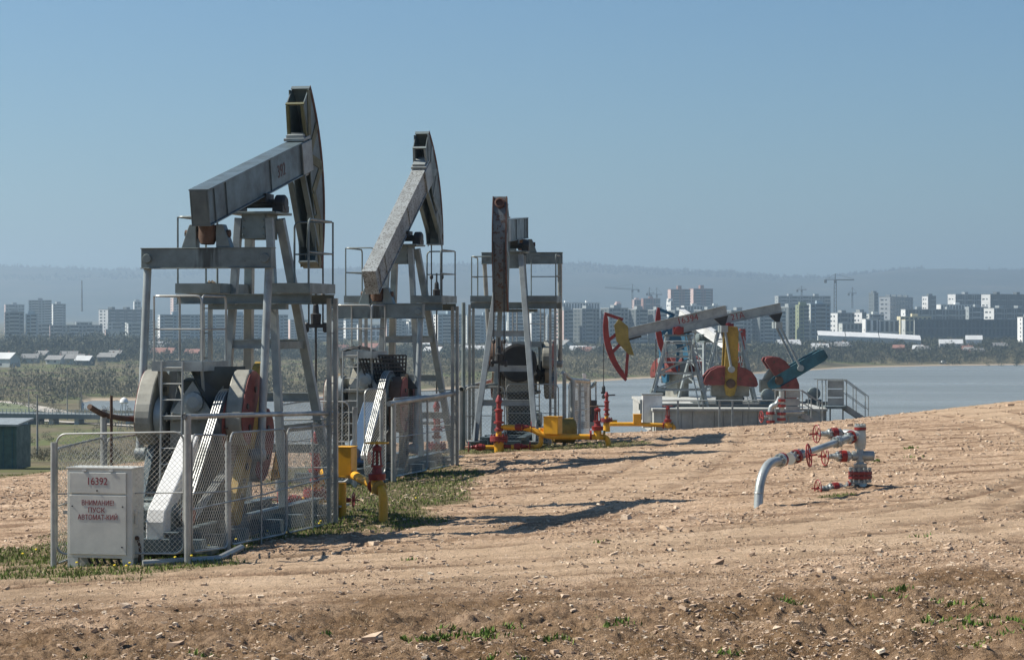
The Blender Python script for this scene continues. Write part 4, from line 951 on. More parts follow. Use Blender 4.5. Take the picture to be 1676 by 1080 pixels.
# ------------------------------------------------------------------ control cabinet 16392
def cabinet():
    w, dp, h = 0.97, 0.42, 1.24
    c = at(167, 905, 34.2); c = Vector((c.x, 34.0, 0)); rz = R(-13.5)
    z0 = gz(c.x, c.y)
    root = empty('control_cabinet', (c.x, c.y, z0), rz, 'light grey steel control cabinet with red stencil number 16392 in front of the fence', 'control cabinet')
    b = 0.13
    m = MB(); m.bx(-w/2, w/2, 0, dp, b, b+h); m.build('cabinet_body', M['cab'], root, bevel=0.008)
    m = MB(); m.bx(-w/2-0.012, w/2+0.012, -0.015, dp+0.012, b+h, b+h+0.022); m.build('cabinet_roof', M['cab'], root, bevel=0.004)
    m = MB(); m.bx(-w/2+0.035, w/2-0.085, -0.022, -0.002, b+h-0.34, b+h-0.05); u = m.build('upper_door', M['cab'], root, bevel=0.006)
    m = MB(); m.bx(-w/2+0.035, w/2-0.085, -0.022, -0.002, b+0.05, b+h-0.365); l = m.build('lower_door', M['cab'], root, bevel=0.006)
    for x in (-0.22, 0.18): m = MB(); m.bx(x-0.03, x+0.03, -0.03, -0.003, b+h-0.03, b+h-0.012); m.build('hinge', M['white'], root)
    m = MB(); m.cyl((-0.03, -0.03, b+h-0.30), (-0.03, -0.022, b+h-0.30), 0.012, 8); m.build('lock', M['black'], u)
    for x, z in ((0.35, b+0.72), (0.34, b+0.16), (-0.40, b+0.72)): m = MB(); m.cyl((x, -0.03, z), (x, -0.022, z), 0.011, 8); m.build('lock', M['black'], l)
    text('16392', 0.145, M['letter'], u, (-0.03, -0.0235, b+h-0.175), (R(90), 0, 0), sx=0.88)
    for s, x, z in (('ВНИМАНИЕ!', -0.02, b+h-0.475), ('ПУСК', -0.04, b+h-0.575), ('АВТОМАТ-КИЙ', -0.02, b+h-0.675)):
        text(s, 0.098, M['letter'], l, (x, -0.0235, z), (R(90), 0, 0), sx=0.82 if len(s) > 5 else 0.95)
    for x in (-w/2+0.06, w/2-0.10):
        m = MB(); m.bx(x-0.055, x+0.1 if x < 0 else x+0.1, 0.0, 0.06, -0.08, b+0.001); m.bx(x-0.055, x+0.1, dp-0.06, dp, -0.08, b+0.001); m.build('foot', M['cab'], root)
    m = MB()
    for k in range(5): x = -0.22+k*0.11; m.tube(bend([(x, 0.12, b), (x+0.03, 0.12, 0.05), (x+0.12, 0.16, -0.03)], 0.05), 0.018, 6)
    m.build('cable', M['black'], root, smooth=True)
    m = MB(); m.bx(w/2, w/2+0.05, 0.05, 0.11, b+0.62, b+0.67); m.bar((w/2+0.04, 0.08, b+0.65), (w/2+0.03, 0.08, b+0.48), 0.02, 0.05, (1, 0, 0)); m.build('handle', M['cab'], root)
    m = MB(); m.lathe((w/2, 0.12, b+0.28), (1, 0, 0), [(0, 0.03), (0.04, 0.03), (0.05, 0.02)], 8); m.tube(bend([(w/2+0.03, 0.14, b+0.25), (w/2+0.06, 0.14, b+0.12), (w/2+0.02, 0.2, 0)], 0.04), 0.02, 6); m.build('cable_gland', M['rust'], root)
    # side brackets to the fence
    m = MB(); m.bar((-w/2-0.10, 0.1, b+0.62), (-w/2+0.0, 0.1, b+0.62), 0.03, 0.05); m.build('bracket', M['galv'], root)
cabinet()

# ------------------------------------------------------------------ valves and wellheads
def handwheel(parent, c, axis, rad, mat, spokes=5, tr=0.011, stem=0.1, name='handwheel'):
    c = Vector(c); ax = Vector(axis).normalized(); m = MB(); m.ring(c, ax, rad, tr, 24, 6)
    m.cyl(c-ax*0.02, c+ax*0.02, rad*0.18, 10)
    m.cyl(c, c+ax*stem, tr*1.2, 8)
    w = m.build(name, mat, parent, smooth=True)
    x = ax.cross(Vector((0, 0, 1)))
    if x.length < 1e-3: x = Vector((1, 0, 0))
    x.normalize(); y = ax.cross(x)
    for k in range(spokes):
        a = 2*math.pi*k/spokes+0.3; d = x*math.cos(a)+y*math.sin(a); q = MB(); q.cyl(c+d*rad*0.1, c+d*rad, tr*0.8, 6); q.build('spoke', mat, w)
    return w
def flange(m, c, ax, r, t=0.05, gap=0.0, bolts=8, br=0.014, n=20, bo=None):
    c = Vector(c); ax = Vector(ax).normalized(); m.cyl(c-ax*t/2, c+ax*t/2, r, n)
def studs(c, ax, r, n, br, half):
    c = Vector(c); ax = Vector(ax).normalized(); x = ax.cross(Vector((0, 0, 1)))
    if x.length < 1e-3: x = Vector((1, 0, 0))
    x.normalize(); y = ax.cross(x); m = MB()
    for k in range(n):
        a = 2*math.pi*(k+0.5)/n; p = c+(x*math.cos(a)+y*math.sin(a))*r; m.cyl(p-ax*half, p+ax*half, br*0.6, 6); m.cyl(p+ax*(half-0.03), p+ax*(half-0.008), br, 6); m.cyl(p-ax*(half-0.008), p-ax*(half-0.03), br, 6)
    return m
def side_valve(root, p, d, red, sil, k=1.0, L=0.42, wheel=True):
    """gate valve running out along d from p: spool, two red flanges, bonnet, stem, handwheel facing outward"""
    p = Vector(p); d = Vector(d).normalized(); m = MB()
    m.cyl(p, p+d*L*0.9, 0.055*k, 14); m.lathe(p+d*0.07*k, d, [(0, 0.06*k), (0.03*k, 0.085*k), (0.10*k, 0.085*k), (0.13*k, 0.06*k)], 14); v = m.build('valve_body', sil, root, smooth=True)
    q = MB(); q.cyl(p+d*0.17*k, p+d*0.27*k, 0.105*k, 18); q.build('flange', red, root, smooth=True)
    studs(p+d*0.22*k, d, 0.082*k, 8, 0.016*k, 0.11*k).build('studs', sil, v)
    q = MB(); q.lathe(p+d*0.30*k, d, [(0, 0.07*k), (0.04*k, 0.075*k), (0.07*k, 0.05*k), (0.16*k, 0.035*k), (0.17*k, 0.05*k), (0.21*k, 0.03*k)], 12)
    for s in (-1, 1): q.bar(p+d*0.3*k+Vector((0, 0, s*0.045*k)), p+d*0.5*k+Vector((0, 0, s*0.03*k)), 0.015*k, 0.02*k)
    q.build('bonnet', sil, root, smooth=True)
    if wheel: handwheel(root, p+d*0.56*k, -d if False else d, 0.155*k, red, 5, 0.011*k, 0.13*k)
def xmas_tree():
    D = 42.0; s = 4000/D
    b = at(1408, 800, D); z0 = gz(b.x, D); root = empty('wellhead_tree', (b.x, D, z0), 0, 'silver wellhead with stacked red flanges and three red handwheels, standing alone on the dirt', 'wellhead')
    V = M['valve']; Rd = M['red']
    # vertical stack. heights from the photograph at 95 px per metre
    Z = lambda py: (800-py)/s+ (3.3-(800-530)/s - z0)
    m = MB(); m.lathe((0, 0, 0), (0, 0, 1), [(-0.15, 0.12), (Z(787), 0.12), (Z(782), 0.10)], 18); m.build('casing_stub', V, root, smooth=True)
    m = MB(); m.cyl((0, 0, Z(783)), (0, 0, Z(777.5)), 0.205, 28); m.build('flange', Rd, root, bevel=0.004)
    m = MB(); m.cyl((0, 0, Z(776.5)), (0, 0, Z(771)), 0.205, 28); m.build('flange', Rd, root, bevel=0.004)
    studs((0, 0, Z(777)), (0, 0, 1), 0.175, 12, 0.024, 0.13).build('studs', V, root)
    m = MB(); m.lathe((0, 0, 0), (0, 0, 1), [(Z(785), 0.10), (Z(783.2), 0.10)], 16); m.cyl((0, 0, Z(771)), (0, 0, Z(767)), 0.125, 22); m.lathe((0, 0, 0), (0, 0, 1), [(Z(767), 0.10), (Z(765), 0.115), (Z(759), 0.115), (Z(758), 0.07), (Z(755), 0.06), (Z(754.5), 0.075), (Z(740), 0.075), (Z(737), 0.055), (Z(735), 0.055), (Z(734.5), 0.09), (Z(729), 0.09)], 18); m.build('tubing_head', V, root, smooth=True)
    studs((0, 0, Z(763)), (0, 0, 1), 0.095, 8, 0.018, 0.05).build('studs', V, root)
    # master valve body, horizontal
    m = MB(); m.lathe((0.24, 0, Z(746)), (-1, 0, 0), [(0, 0.07), (0.01, 0.085), (0.19, 0.09), (0.22, 0.07), (0.30, 0.07), (0.33, 0.085), (0.38, 0.085)], 18); m.build('master_valve', V, root, smooth=True)
    m = MB(); m.lathe((0, 0, 0), (0, 0, 1), [(Z(729), 0.10), (Z(723), 0.105), (Z(715), 0.10), (Z(704), 0.095)], 20); m.lathe((0, 0, Z(712)), (-0.9, -0.25, -0.1), [(0.02, 0.08), (0.14, 0.09), (0.17, 0.085)], 16); m.build('flow_cross', V, root, smooth=True)
    m = MB(); m.cyl((0, 0, Z(703.5)), (0, 0, Z(699)), 0.105, 22); m.build('flange', Rd, root)
    m = MB(); m.cyl((0, 0, Z(698.5)), (0, 0, Z(695.5)), 0.10, 22); m.build('cap', V, root)
    studs((0, 0, Z(698)), (0, 0, 1), 0.08, 8, 0.018, 0.05).build('studs', V, root)
    side_valve(root, (-0.10, 0, Z(746)), (-1, -0.3, 0), Rd, V, 0.98)
    # upper: flow valve, slightly behind
    side_valve(root, (-0.22, 0.22, Z(710)), (-1, -0.32, 0), Rd, V, 0.98)
    m = MB(); m.cyl((0, 0, Z(712)), (-0.25, 0.22, Z(710)), 0.075, 12); m.build('side_outlet', V, root, smooth=True)
    # lower: casing valve
    m = MB(); m.lathe((0.02, 0, Z(795)), (-1, 0, 0), [(0, 0.09), (0.18, 0.085), (0.19, 0.07), (0.26, 0.07)], 14); m.build('side_outlet', V, root, smooth=True)
    m = MB(); m.cyl((-0.17, 0, Z(796)), (-0.21, 0, Z(796)), 0.10, 18); m.build('flange', Rd, root)
    side_valve(root, (-0.24, 0, Z(798)), (-1, -0.3, 0), Rd, V, 0.94)
    # ---- flow pipe to the lower left, gate valve and bend into the ground
    P = lambda px, py, d: at(px, py, d) - Vector((b.x, D, z0))
    p0 = P(1390, 716, 41.9); p1 = P(1297, 749, 40.0); p2 = P(1262, 757, 39.2); gb = at(1240, 833, 38.6); g0 = Vector((gb.x, 38.6, gz(gb.x, 38.6)-0.25))-Vector((b.x, D, z0))
    m = MB(); dirp = (p1-p0).normalized(); m.cyl(p0, p1, 0.055, 14)
    m.lathe(p0, dirp, [(-0.02, 0.08), (0.06, 0.09), (0.08, 0.06)], 14)
    m.lathe(p0+dirp*0.42, dirp, [(0, 0.06), (0.01, 0.095), (0.05, 0.095), (0.06, 0.06), (0.07, 0.06), (0.08, 0.095), (0.12, 0.095), (0.13, 0.06)], 18)
    m.build('flow_pipe', V, root, smooth=True)
    m = MB(); q = p0-dirp*0.05; m.cyl(q-dirp*0.03, q+dirp*0.03, 0.115, 18); m.build('flange', Rd, root)
    studs(p0+dirp*0.0, dirp, 0.09, 8, 0.018, 0.08).build('studs', V, root); studs(p0+dirp*0.485, dirp, 0.085, 8, 0.018, 0.10).build('studs', V, root)
    q = P(1308, 745, 40.2); m = MB(); m.lathe(q, dirp, [(-0.14, 0.08), (0, 0.085), (0.05, 0.07), (0.3, 0.07), (0.32, 0.10), (0.36, 0.10)], 16)
    for s in (-1, 1): m.bar(q+dirp*(-0.16)+Vector((0, 0, s*0.05)), q+dirp*0.06+Vector((0, 0, s*0.06)), 0.03, 0.02)
    m.build('valve_body', V, root, smooth=True)
    m = MB(); m.cyl(q+dirp*0.09, q+dirp*0.17, 0.115, 20); m.build('flange', Rd, root); studs(q+dirp*0.08, dirp, 0.09, 8, 0.02, 0.16).build('studs', V, root)
    handwheel(root, P(1324, 745, 39.9), (1, -0.35, 0.12), 0.185, Rd, 6, 0.013, 0.14)
    m = MB(); q2 = P(1280, 752, 39.6); m.cyl(q2-dirp*0.02, q2+dirp*0.03, 0.115, 18); m.build('flange', Rd, root); studs(q2+dirp*0.05, dirp, 0.09, 8, 0.018, 0.10).build('studs', V, root)
    m = MB(); q3 = q2+dirp*0.06; m.cyl(q2+dirp*0.035, q2+dirp*0.09, 0.112, 18)
    m.tube(bend([q3, P(1256, 758, 39.1), P(1243, 790, 38.8), g0], 0.30, 8), 0.073, 16)
    m.ring(P(1242, 806, 38.75), (0, 0, 1), 0.072, 0.01, 18, 6); m.build('bent_pipe', V, root, smooth=True)
xmas_tree()

def red_wellhead(loc, label, arms, rz=0, body='yellow', k=1.0, group=None, stuff_top=0.95):
    """stub, big red flange, stuffing box; arms: list of (dir, length, z, material, wheel)"""
    z0 = float(ground_base(loc[0], loc[1])); root = empty('wellhead', (loc[0], loc[1], z0), rz, label, 'wellhead', 'pumping wellheads under the horse heads')
    B = M[body]; Rd = M['red']
    m = MB(); m.lathe((0, 0, -0.1), (0, 0, 1), [(0, 0.13), (0.36*k, 0.13), (0.37*k, 0.10), (0.5, 0.08), (0.62, 0.07)], 16); m.build('casing_stub', B, root, smooth=True)
    m = MB(); m.cyl((0, 0, 0.27*k), (0, 0, 0.33*k), 0.225, 22); m.cyl((0, 0, 0.34*k), (0, 0, 0.40*k), 0.225, 22); m.build('flange', Rd, root, bevel=0.004)
    studs((0, 0, 0.335*k), (0, 0, 1), 0.19, 10, 0.022, 0.11).build('studs', Rd, root)
    m = MB(); m.lathe((0, 0, 0), (0, 0, 1), [(0.52, 0.11), (0.58, 0.11), (0.60, 0.07), (0.70, 0.07), (0.71, 0.13), (0.76, 0.13), (0.77, 0.08), (0.9, 0.085), (1.0, 0.085), (1.02, 0.11), (1.06, 0.11), (1.08, 0.06), (1.22, 0.06), (1.25, 0.09), (1.30, 0.08), (1.42, 0.03)], 14); m.build('stuffing_box', Rd, root, smooth=True)
    for d, L, z, mat, wheel in arms:
        d = Vector(d).normalized(); c = Vector((0, 0, z)); m = MB(); m.cyl(c, c+d*L, 0.05, 12); m.build('side_pipe', M[mat], root, smooth=True)
        if wheel:
            side_valve(root, c+d*(L*0.55), d, Rd, Rd, 0.85)
    return root
def flowline(label, pts, box_at, valve_i, rr=0.055, group='yellow flow pipelines at the wells', boxsize=(0.42, 0.3, 0.48), box_rz=0.0, wheel_mat='yellow', valve_tall=True):
    """yellow pipe through pts (world); box sits on the pipe, gate valve near the end elbow"""
    p0 = Vector(pts[0]); root = empty('flow_pipeline', p0, 0, label, 'pipeline', group)
    L = [Vector(p)-p0 for p in pts]; Yl = M['yellow']; Rd = M['red']
    m = MB(); m.tube(bend(L, 0.22, 7), rr, 14); m.build('pipe', Yl, root, smooth=True)
    bp = Vector(box_at)-p0; m = MB(); rot = Matrix.Rotation(box_rz, 3, 'Z'); m.box(bp+Vector((0, 0, boxsize[2]/2)), boxsize, rot=rot); m.box(bp+Vector((0, 0, boxsize[2]+0.01)), (boxsize[0]+0.03, boxsize[1]+0.03, 0.02), rot=rot); m.build('valve_box', Yl, root, bevel=0.01)
    v = Vector(valve_i)-p0; d = (L[-2]-L[-3]).normalized() if len(L) > 2 else Vector((1, 0, 0))
    m = MB(); m.lathe(v, (0, 0, 1), [(-0.1, 0.09), (0.1, 0.10), (0.12, 0.09)], 14); m.build('valve_body', Yl, root, smooth=True)
    for s in (-1, 1): m = MB(); m.cyl(v+d*s*0.17-d*0.025, v+d*s*0.17+d*0.025, 0.12, 16); m.build('flange', Rd if s < 0 else M['ochre'], root, smooth=True)
    m = MB(); m.lathe(v, (0, 0, 1), [(0.12, 0.14), (0.17, 0.14), (0.18, 0.145), (0.22, 0.145), (0.23, 0.09), (0.32, 0.075), (0.33, 0.10), (0.36, 0.10)], 16)
    for s in (-1, 1):
        for tt in (-1, 1): m.bar(v+Vector((s*0.07, tt*0.05, 0.34)), v+Vector((s*0.05, tt*0.03, 0.62)), 0.025, 0.03, (0, 1, 0))
    m.cyl(v+Vector((0, 0, 0.34)), v+Vector((0, 0, 0.7)), 0.022, 8); m.lathe(v, (0, 0, 1), [(0.58, 0.03), (0.60, 0.08), (0.65, 0.08), (0.68, 0.04)], 12); m.build('gate_valve', Rd, root, smooth=True)
    handwheel(root, v+Vector((0, 0, 0.72)), (0, 0, 1), 0.19, M[wheel_mat], 4, 0.012, 0.03)
    return root
# well 1
w1 = Matrix.Rotation(A1, 3, 'Z') @ Vector((0, 3.12, 0)) + L1
red_wellhead((w1.x, w1.y), 'yellow stub and red stuffing box of the nearest well, seen through the fence', [((-1, -0.1, 0), 0.35, 0.22, 'yellow', True), ((1, -0.1, 0), 0.35, 0.22, 'yellow', True), ((1, -0.3, 0), 0.3, 0.55, 'yellow', False)])
zg = gz(-2.2, 39.6)
flowline('yellow pipe with box, red gate valve and elbow at the nearest well',
         [(w1.x+0.1, w1.y, zg+0.62), (-2.95, 42.2, zg+0.66), (-2.72, 41.6, zg+0.68), (-2.08, 39.5, zg+0.56), (-2.07, 39.3, zg-0.2)], at(567, 777, 41.6), at(617, 797, 39.8), rr=0.076, boxsize=(0.27, 0.34, 0.47), box_rz=R(-14))
m = MB(); q = at(560, 790, 41.3); m.cyl((q.x, q.y, q.z), (q.x, q.y, gz(q.x, q.y)-0.1), 0.07, 12); q2 = at(575, 818, 41.0)
o = m.build('riser_pipe', M['yellow'], None, smooth=True); tag(o, 'short yellow riser pipe standing under the yellow box of the nearest well', 'pipe')
# well 2
w2 = Matrix.Rotation(A1, 3, 'Z') @ Vector((0, 3.12, 0)) + L2
r2 = red_wellhead((w2.x, w2.y), 'red valves and white stub of the well under the middle pumpjack', [((-1, -0.1, 0), 0.45, 0.20, 'valve', True), ((-1, 0, 0), 0.5, 0.9, 'valve', True), ((1, -0.2, 0), 0.3, 0.22, 'valve', False)], body='white')
handwheel(r2, (0.2, -0.25, 0.95), (0.1, -1, 0), 0.17, M['red'], 5, 0.014, 0.1)
# well 3
w3 = Matrix.Rotation(RZ3, 3, 'Z') @ Vector((0, 3.12, 0)) + L3; w3z = gz(w3.x, w3.y)
red_wellhead((w3.x, w3.y), 'yellow stub with red flanges of the well below the lowered horse head', [((-1, 0, 0), 0.5, 0.12, 'yellow', True), ((1, -0.1, 0), 0.55, 0.14, 'red', True), ((1, 0, 0), 0.6, 0.62, 'yellow', True)])
flowline('long yellow pipeline with box and red gate valve beside the pumpjack that faces the camera',
         [(w3.x+0.1, w3.y, w3z+0.62), (w3.x+0.75, w3.y+0.05, w3z+0.6), at(893, 714, 60.8), at(976, 715, 60.8), at(995, 715, 60.8), (at(997, 715, 60.8).x, 60.8, gz(2.4, 60.8)-0.2)], at(905, 710, 60.8), at(978, 712, 60.8), rr=0.07, boxsize=(0.38, 0.36, 0.42), box_rz=R(-20), wheel_mat='rust')
m = MB(); m.tube(bend([(w3.x+0.3, w3.y-0.05, w3z+0.13), (w3.x+0.95, w3.y, w3z+0.13), (w3.x+1.05, w3.y, w3z+0.2), (w3.x+1.05, w3.y, w3z+0.6)], 0.18), 0.06, 12)
o = m.build('bypass_pipe', M['yellow'], None, smooth=True); tag(o, 'short curved yellow bypass pipe rising to the long pipeline', 'pipe')
m = MB(); m.lathe((w3.x+1.35, w3.y+1.8, w3z+0.45), (1, 0.2, 0), [(0, 0.2), (0.03, 0.3), (0.55, 0.33), (0.6, 0.28)], 20); o = m.build('drum', M['ochre'], None, smooth=True); tag(o, 'rusty yellow drum behind the mesh at the foot of the pumpjack facing the camera', 'drum')
# ------------------------------------------------------------------ the three smaller pumpjacks on the concrete pad at right
def small_pump(saddle, D, side, label, beam_m, head_m, plate_m, crank_m, weight_m, tilt, Lh, Lt, base_z, crank_ang, crank_at, pin_r, yaw=0.0, code=None, code_u=0.0, codesize=0.34, hs=1.0, wt=0.3):
    """seen side-on: local +x points along the picture to the right; the head is on the -x side"""
    X, Z = saddle; root = empty('pumpjack', (X, D, base_z), yaw, label, 'pumpjack', 'smaller pumpjacks on the concrete pad')
    piv = Z-base_z; t = R(tilt); S = M['silver']
    def Q(x, z): return (x*math.cos(t)-z*math.sin(t), piv+x*math.sin(t)+z*math.cos(t))
    def P(x, y, z): q = Q(x, z); return Vector((q[0], y, q[1]))
    up = Vector((-math.sin(t), 0, math.cos(t)))
    hb = 0.40*hs; zc = 0.14+hb/2
    m = MB(); a = P(-Lh, 0, zc); b = P(Lt, 0, zc)
    m.bar(a+up*(hb/2-0.012), b+up*(hb/2-0.012), 0.3, 0.024, up); m.bar(a-up*(hb/2-0.012), b-up*(hb/2-0.012), 0.3, 0.024, up)
    for s in (-1, 1): m.bar(a+Vector((0, s*0.10, 0)), b+Vector((0, s*0.10, 0)), 0.02, hb-0.05, up)
    bm_ = m.build('walking_beam', beam_m, root, bevel=0.004)
    for k in (-Lh*0.45, Lt*0.35): q = MB(); q.bar(P(k-0.01, 0, zc), P(k+0.01, 0, zc), 0.26, hb-0.055, up); q.build('stiffener', beam_m, bm_)
    if code:
        o = text(code, codesize, M['letter'], root, tuple(P(code_u, -0.113, zc)), (R(90), -t, 0), 'number')
    # head: arc rim, spokes, chords, hinge plate
    Rr = Lh+0.85*hs; c0 = math.pi; A0, A1 = c0-R(24)*1.05, c0+R(24)*1.35
    def H(an, r): return Q(r*math.cos(an), 0.25+r*math.sin(an)) if False else Q(r*math.cos(an), r*math.sin(an)+0.1)
    n = 16
    m = MB(); o_ = [H(A0+(A1-A0)*i/n, Rr) for i in range(n+1)]; i_ = [H(A0+(A1-A0)*i/n, Rr-float(np.interp(i/n, [0, .12, .5, .9, 1], [0.08, .2, .24, .2, .1]))*hs) for i in range(n+1)]
    m.prism(o_+i_[::-1], -0.13, 0.13, 'xz'); m.build('head_rim', M['red'], root, bevel=0.004)
    hub = (-Lh-0.02, zc)
    def strut(p, q, w):
        m = MB(); m.bar((p[0], 0, p[1]), (q[0], 0, q[1]), 0.16, w, Vector((0, 1, 0)).cross(Vector((q[0]-p[0], 0, q[1]-p[1])).normalized())); m.build('head_spoke', head_m, root)
    strut(H(A0+0.02, Rr-0.08), Q(-Lh+0.05, zc+0.55*hs), 0.12); strut(H(A1-0.03, Rr-0.12), Q(-Lh+0.0, zc-0.55*hs), 0.11)
    strut(H(A0+(A1-A0)*0.40, Rr-0.1), Q(-Lh-0.2, zc+0.12), 0.13); strut(H(A0+(A1-A0)*0.58, Rr-0.1), Q(-Lh-0.2, zc-0.3*hs), 0.12)
    m = MB(); pl = [Q(-Lh-0.33*hs, zc+0.42*hs), Q(-Lh-0.1, zc+0.62*hs), Q(-Lh+0.18, zc+hb/2+0.06), Q(-Lh+0.10, zc-hb/2), Q(-Lh+0.16, zc-0.9*hs), Q(-Lh-0.05, zc-0.8*hs), Q(-Lh-0.38*hs, zc-0.2*hs)]
    m.prism(pl, -0.17, 0.17, 'xz'); m.build('head_plate', plate_m, root, bevel=0.006)
    m = MB(); m.bar(P(-Lh+0.08, 0, zc-hb/2-0.05), P(-Lh+0.6, 0, zc-hb/2-0.03), 0.2, 0.07, up); m.build('hinge_block', M['black'], root)
    # samson post
    hw_t, hw_b = 0.45, 1.15
    for sx in (-1, 1):
        for sy in (-1, 1):
            m = MB(); m.bar((sx*hw_t*0.9, sy*0.25, piv-0.2), (sx*hw_b, sy*0.7, 0), 0.1, 0.1, (0, 1, 0)); m.build('samson_leg', S, root)
    for k, z in enumerate((0.28, 0.5, 0.72, 0.9)):
        h = (piv-0.2)*z; tt = 1-z; x = hw_t*0.9+(hw_b-hw_t*0.9)*tt; y = 0.25+0.45*tt
        for sy in (-1, 1):
            m = MB(); m.bar((-x, sy*y, h), (x, sy*y, h), 0.05, 0.06); m.build('cross_beam', S, root)
            if k < 3: z2 = (0.5, 0.72, 0.9)[k]; x2 = hw_t*0.9+(hw_b-hw_t*0.9)*(1-z2); m = MB(); m.bar((-x, sy*y, h), (x2, sy*(0.25+0.45*(1-z2)), (piv-0.2)*z2), 0.04, 0.04); m.build('diagonal_brace', S, root)
        for sx in (-1, 1): m = MB(); m.bar((sx*x, -y, h), (sx*x, y, h), 0.05, 0.06); m.build('cross_beam', S, root)
    m = MB(); m.bx(-0.55, 0.55, -0.32, 0.32, piv-0.22, piv-0.15); m.build('top_plate', M['steel'], root)
    m = MB(); m.lathe((0, -0.36, piv), (0, 1, 0), [(0, 0.10), (0.02, 0.17), (0.14, 0.17), (0.16, 0.1), (0.56, 0.1), (0.58, 0.17), (0.70, 0.17), (0.72, 0.1)], 16); m.bx(-0.2, 0.2, -0.25, 0.25, piv-0.15, piv+0.14); m.build('saddle_bearing', M['red'] if code else M['steel'], root, smooth=True)
    # gearbox, cranks, weights
    cx, cz = crank_at[0], crank_at[1]-base_z
    m = MB(); m.bx(cx-0.7, cx+0.75, -0.36, 0.36, cz-0.5, cz+0.02); m.prism([(cx-0.6, cz+0.02), (cx+0.65, cz+0.02), (cx+0.45, cz+0.4), (cx-0.35, cz+0.45)], -0.3, 0.3, 'xz'); m.bx(cx-0.5, cx+0.5, -0.3, 0.3, 0.25, cz-0.5); m.build('gearbox', M['tan'], root, bevel=0.012)
    ca = R(crank_ang); d = (math.cos(ca), math.sin(ca)); nn = (-d[1], d[0])
    def C(t_, n_): return (cx+d[0]*t_+nn[0]*n_, cz+d[1]*t_+nn[1]*n_)
    for sy in (-1, 1):
        m = MB(); m.prism([C(-0.45, -0.16), C(-0.5, 0), C(-0.45, 0.16), C(0.0, 0.27), C(2.0, 0.24), C(2.2, 0.18), C(2.2, -0.18), C(2.0, -0.24), C(0, -0.27)], sy*0.62-0.07, sy*0.62+0.07, 'xz'); cr = m.build('crank', crank_m, root, bevel=0.01)
        q = MB(); q.lathe((cx, sy*0.70, cz), (0, sy, 0), [(0, 0.18), (0.05, 0.16), (0.07, 0.08)], 14); q.build('crank_boss', M['rust'], cr, smooth=True)
        for sg in (-1, 1):
            pl = [C(wt-0.36, sg*0.24), C(wt-0.40, sg*0.98), C(wt-0.30, sg*1.06), C(wt-0.05, sg*0.98), C(wt+0.18, sg*0.80), C(wt+0.32, sg*0.55), C(wt+0.37, sg*0.24)]
            m = MB(); m.prism(pl, sy*0.62-0.15, sy*0.62+0.15, 'xz'); cw = m.build('counterweight', weight_m, root, bevel=0.02)
            for w_ in (0.35, 0.75): q = MB(); pc = C(wt-0.1, sg*w_); q.cyl((pc[0], sy*0.62-0.165, pc[1]), (pc[0], sy*0.62+0.165, pc[1]), 0.05, 8); q.build('bolt', M['rust'], cw)
    pin = C(pin_r, 0); e = Q(Lt-0.25, zc-hb/2-0.28)
    m = MB(); m.prism([Q(Lt-0.55, zc-hb/2), Q(Lt+0.02, zc-hb/2), Q(Lt-0.14, zc-hb/2-0.28), Q(Lt-0.36, zc-hb/2-0.28)], -0.14, 0.14, 'xz'); m.cyl((e[0], -0.2, e[1]), (e[0], 0.2, e[1]), 0.1, 12); m.build('tail_bearing', M['black'], root)
    m = MB(); m.bx(e[0]-0.13, e[0]+0.13, -0.8, 0.8, e[1]-0.32, e[1]-0.06); m.build('equalizer', M['silver'], root)
    for sy in (-1, 1): m = MB(); m.cyl((e[0], sy*0.74, e[1]-0.15), (pin[0], sy*0.78, pin[1]), 0.05, 10); m.cyl((pin[0], sy*0.68, pin[1]), (pin[0], sy*0.88, pin[1]), 0.13, 12); m.build('pitman', M['silver'], root, smooth=True)
    # skid, motor
    m = MB()
    for sy in (-1, 1): m.chan((-1.5, sy*0.6, 0.13), (cx+2.6, sy*0.6, 0.13), 0.15, 0.25)
    for k in np.linspace(-1.4, cx+2.5, 8): m.bar((k, -0.6, 0.13), (k, 0.6, 0.13), 0.1, 0.2)
    m.build('skid', M['steel'], root)
    m = MB(); m.lathe((cx+1.5, -0.2, 0.6), (0, 1, 0), [(0, 0.15), (0.03, 0.25), (0.55, 0.25), (0.6, 0.15)], 16); m.bx(cx+1.2, cx+1.8, -0.2, 0.4, 0.26, 0.36); m.build('motor', M['steel'], root, smooth=True)
    # cables and rod
    wx = -Rr*1.0; zt = piv+0.1; m = MB()
    for sy in (-1, 1): m.cyl((wx, sy*0.08, zt-0.6), (wx, sy*0.08, zt-2.5*hs), 0.014, 6)
    m.build('bridle_cable', M['black'], root)
    m = MB(); m.bx(wx-0.1, wx+0.1, -0.16, 0.16, zt-2.55*hs, zt-2.48*hs); m.lathe((wx, 0, zt-2.48*hs), (0, 0, 1), [(0, 0.07), (0.18, 0.07), (0.25, 0.03)], 8); m.bar((wx, 0, zt-2.62*hs), (wx+0.45, 0, zt-2.6*hs), 0.05, 0.05); m.lathe((wx, 0, zt-2.75*hs), (0, 0, 1), [(0, 0.03), (0.05, 0.08), (0.15, 0.06)], 8); m.build('carrier_bar', M['black'], root)
    m = MB(); m.cyl((wx, 0, zt-2.3*hs), (wx, 0, 0.5), 0.02, 6); m.build('polished_rod', M['black'], root)
    return root, wx
PD = 95.0
def WX(px, D=PD): return (px-838)*D/4000
def WZ(py, D=PD): return 3.3-(py-530)*D/4000
padz = WZ(672)
PA, wxa = small_pump((WX(1110), WZ(541)), PD, 1, 'foremost small pumpjack with red head, yellow hinge plate and number 16394 on its beam', M['silver'], M['red'], M['hinge'], M['ochre'], M['dullred'], 13.0, 2.05, 2.0, padz, 88, (1.98, WZ(627)), 0.55, code='16394', code_u=0.45)
D2 = 99.5
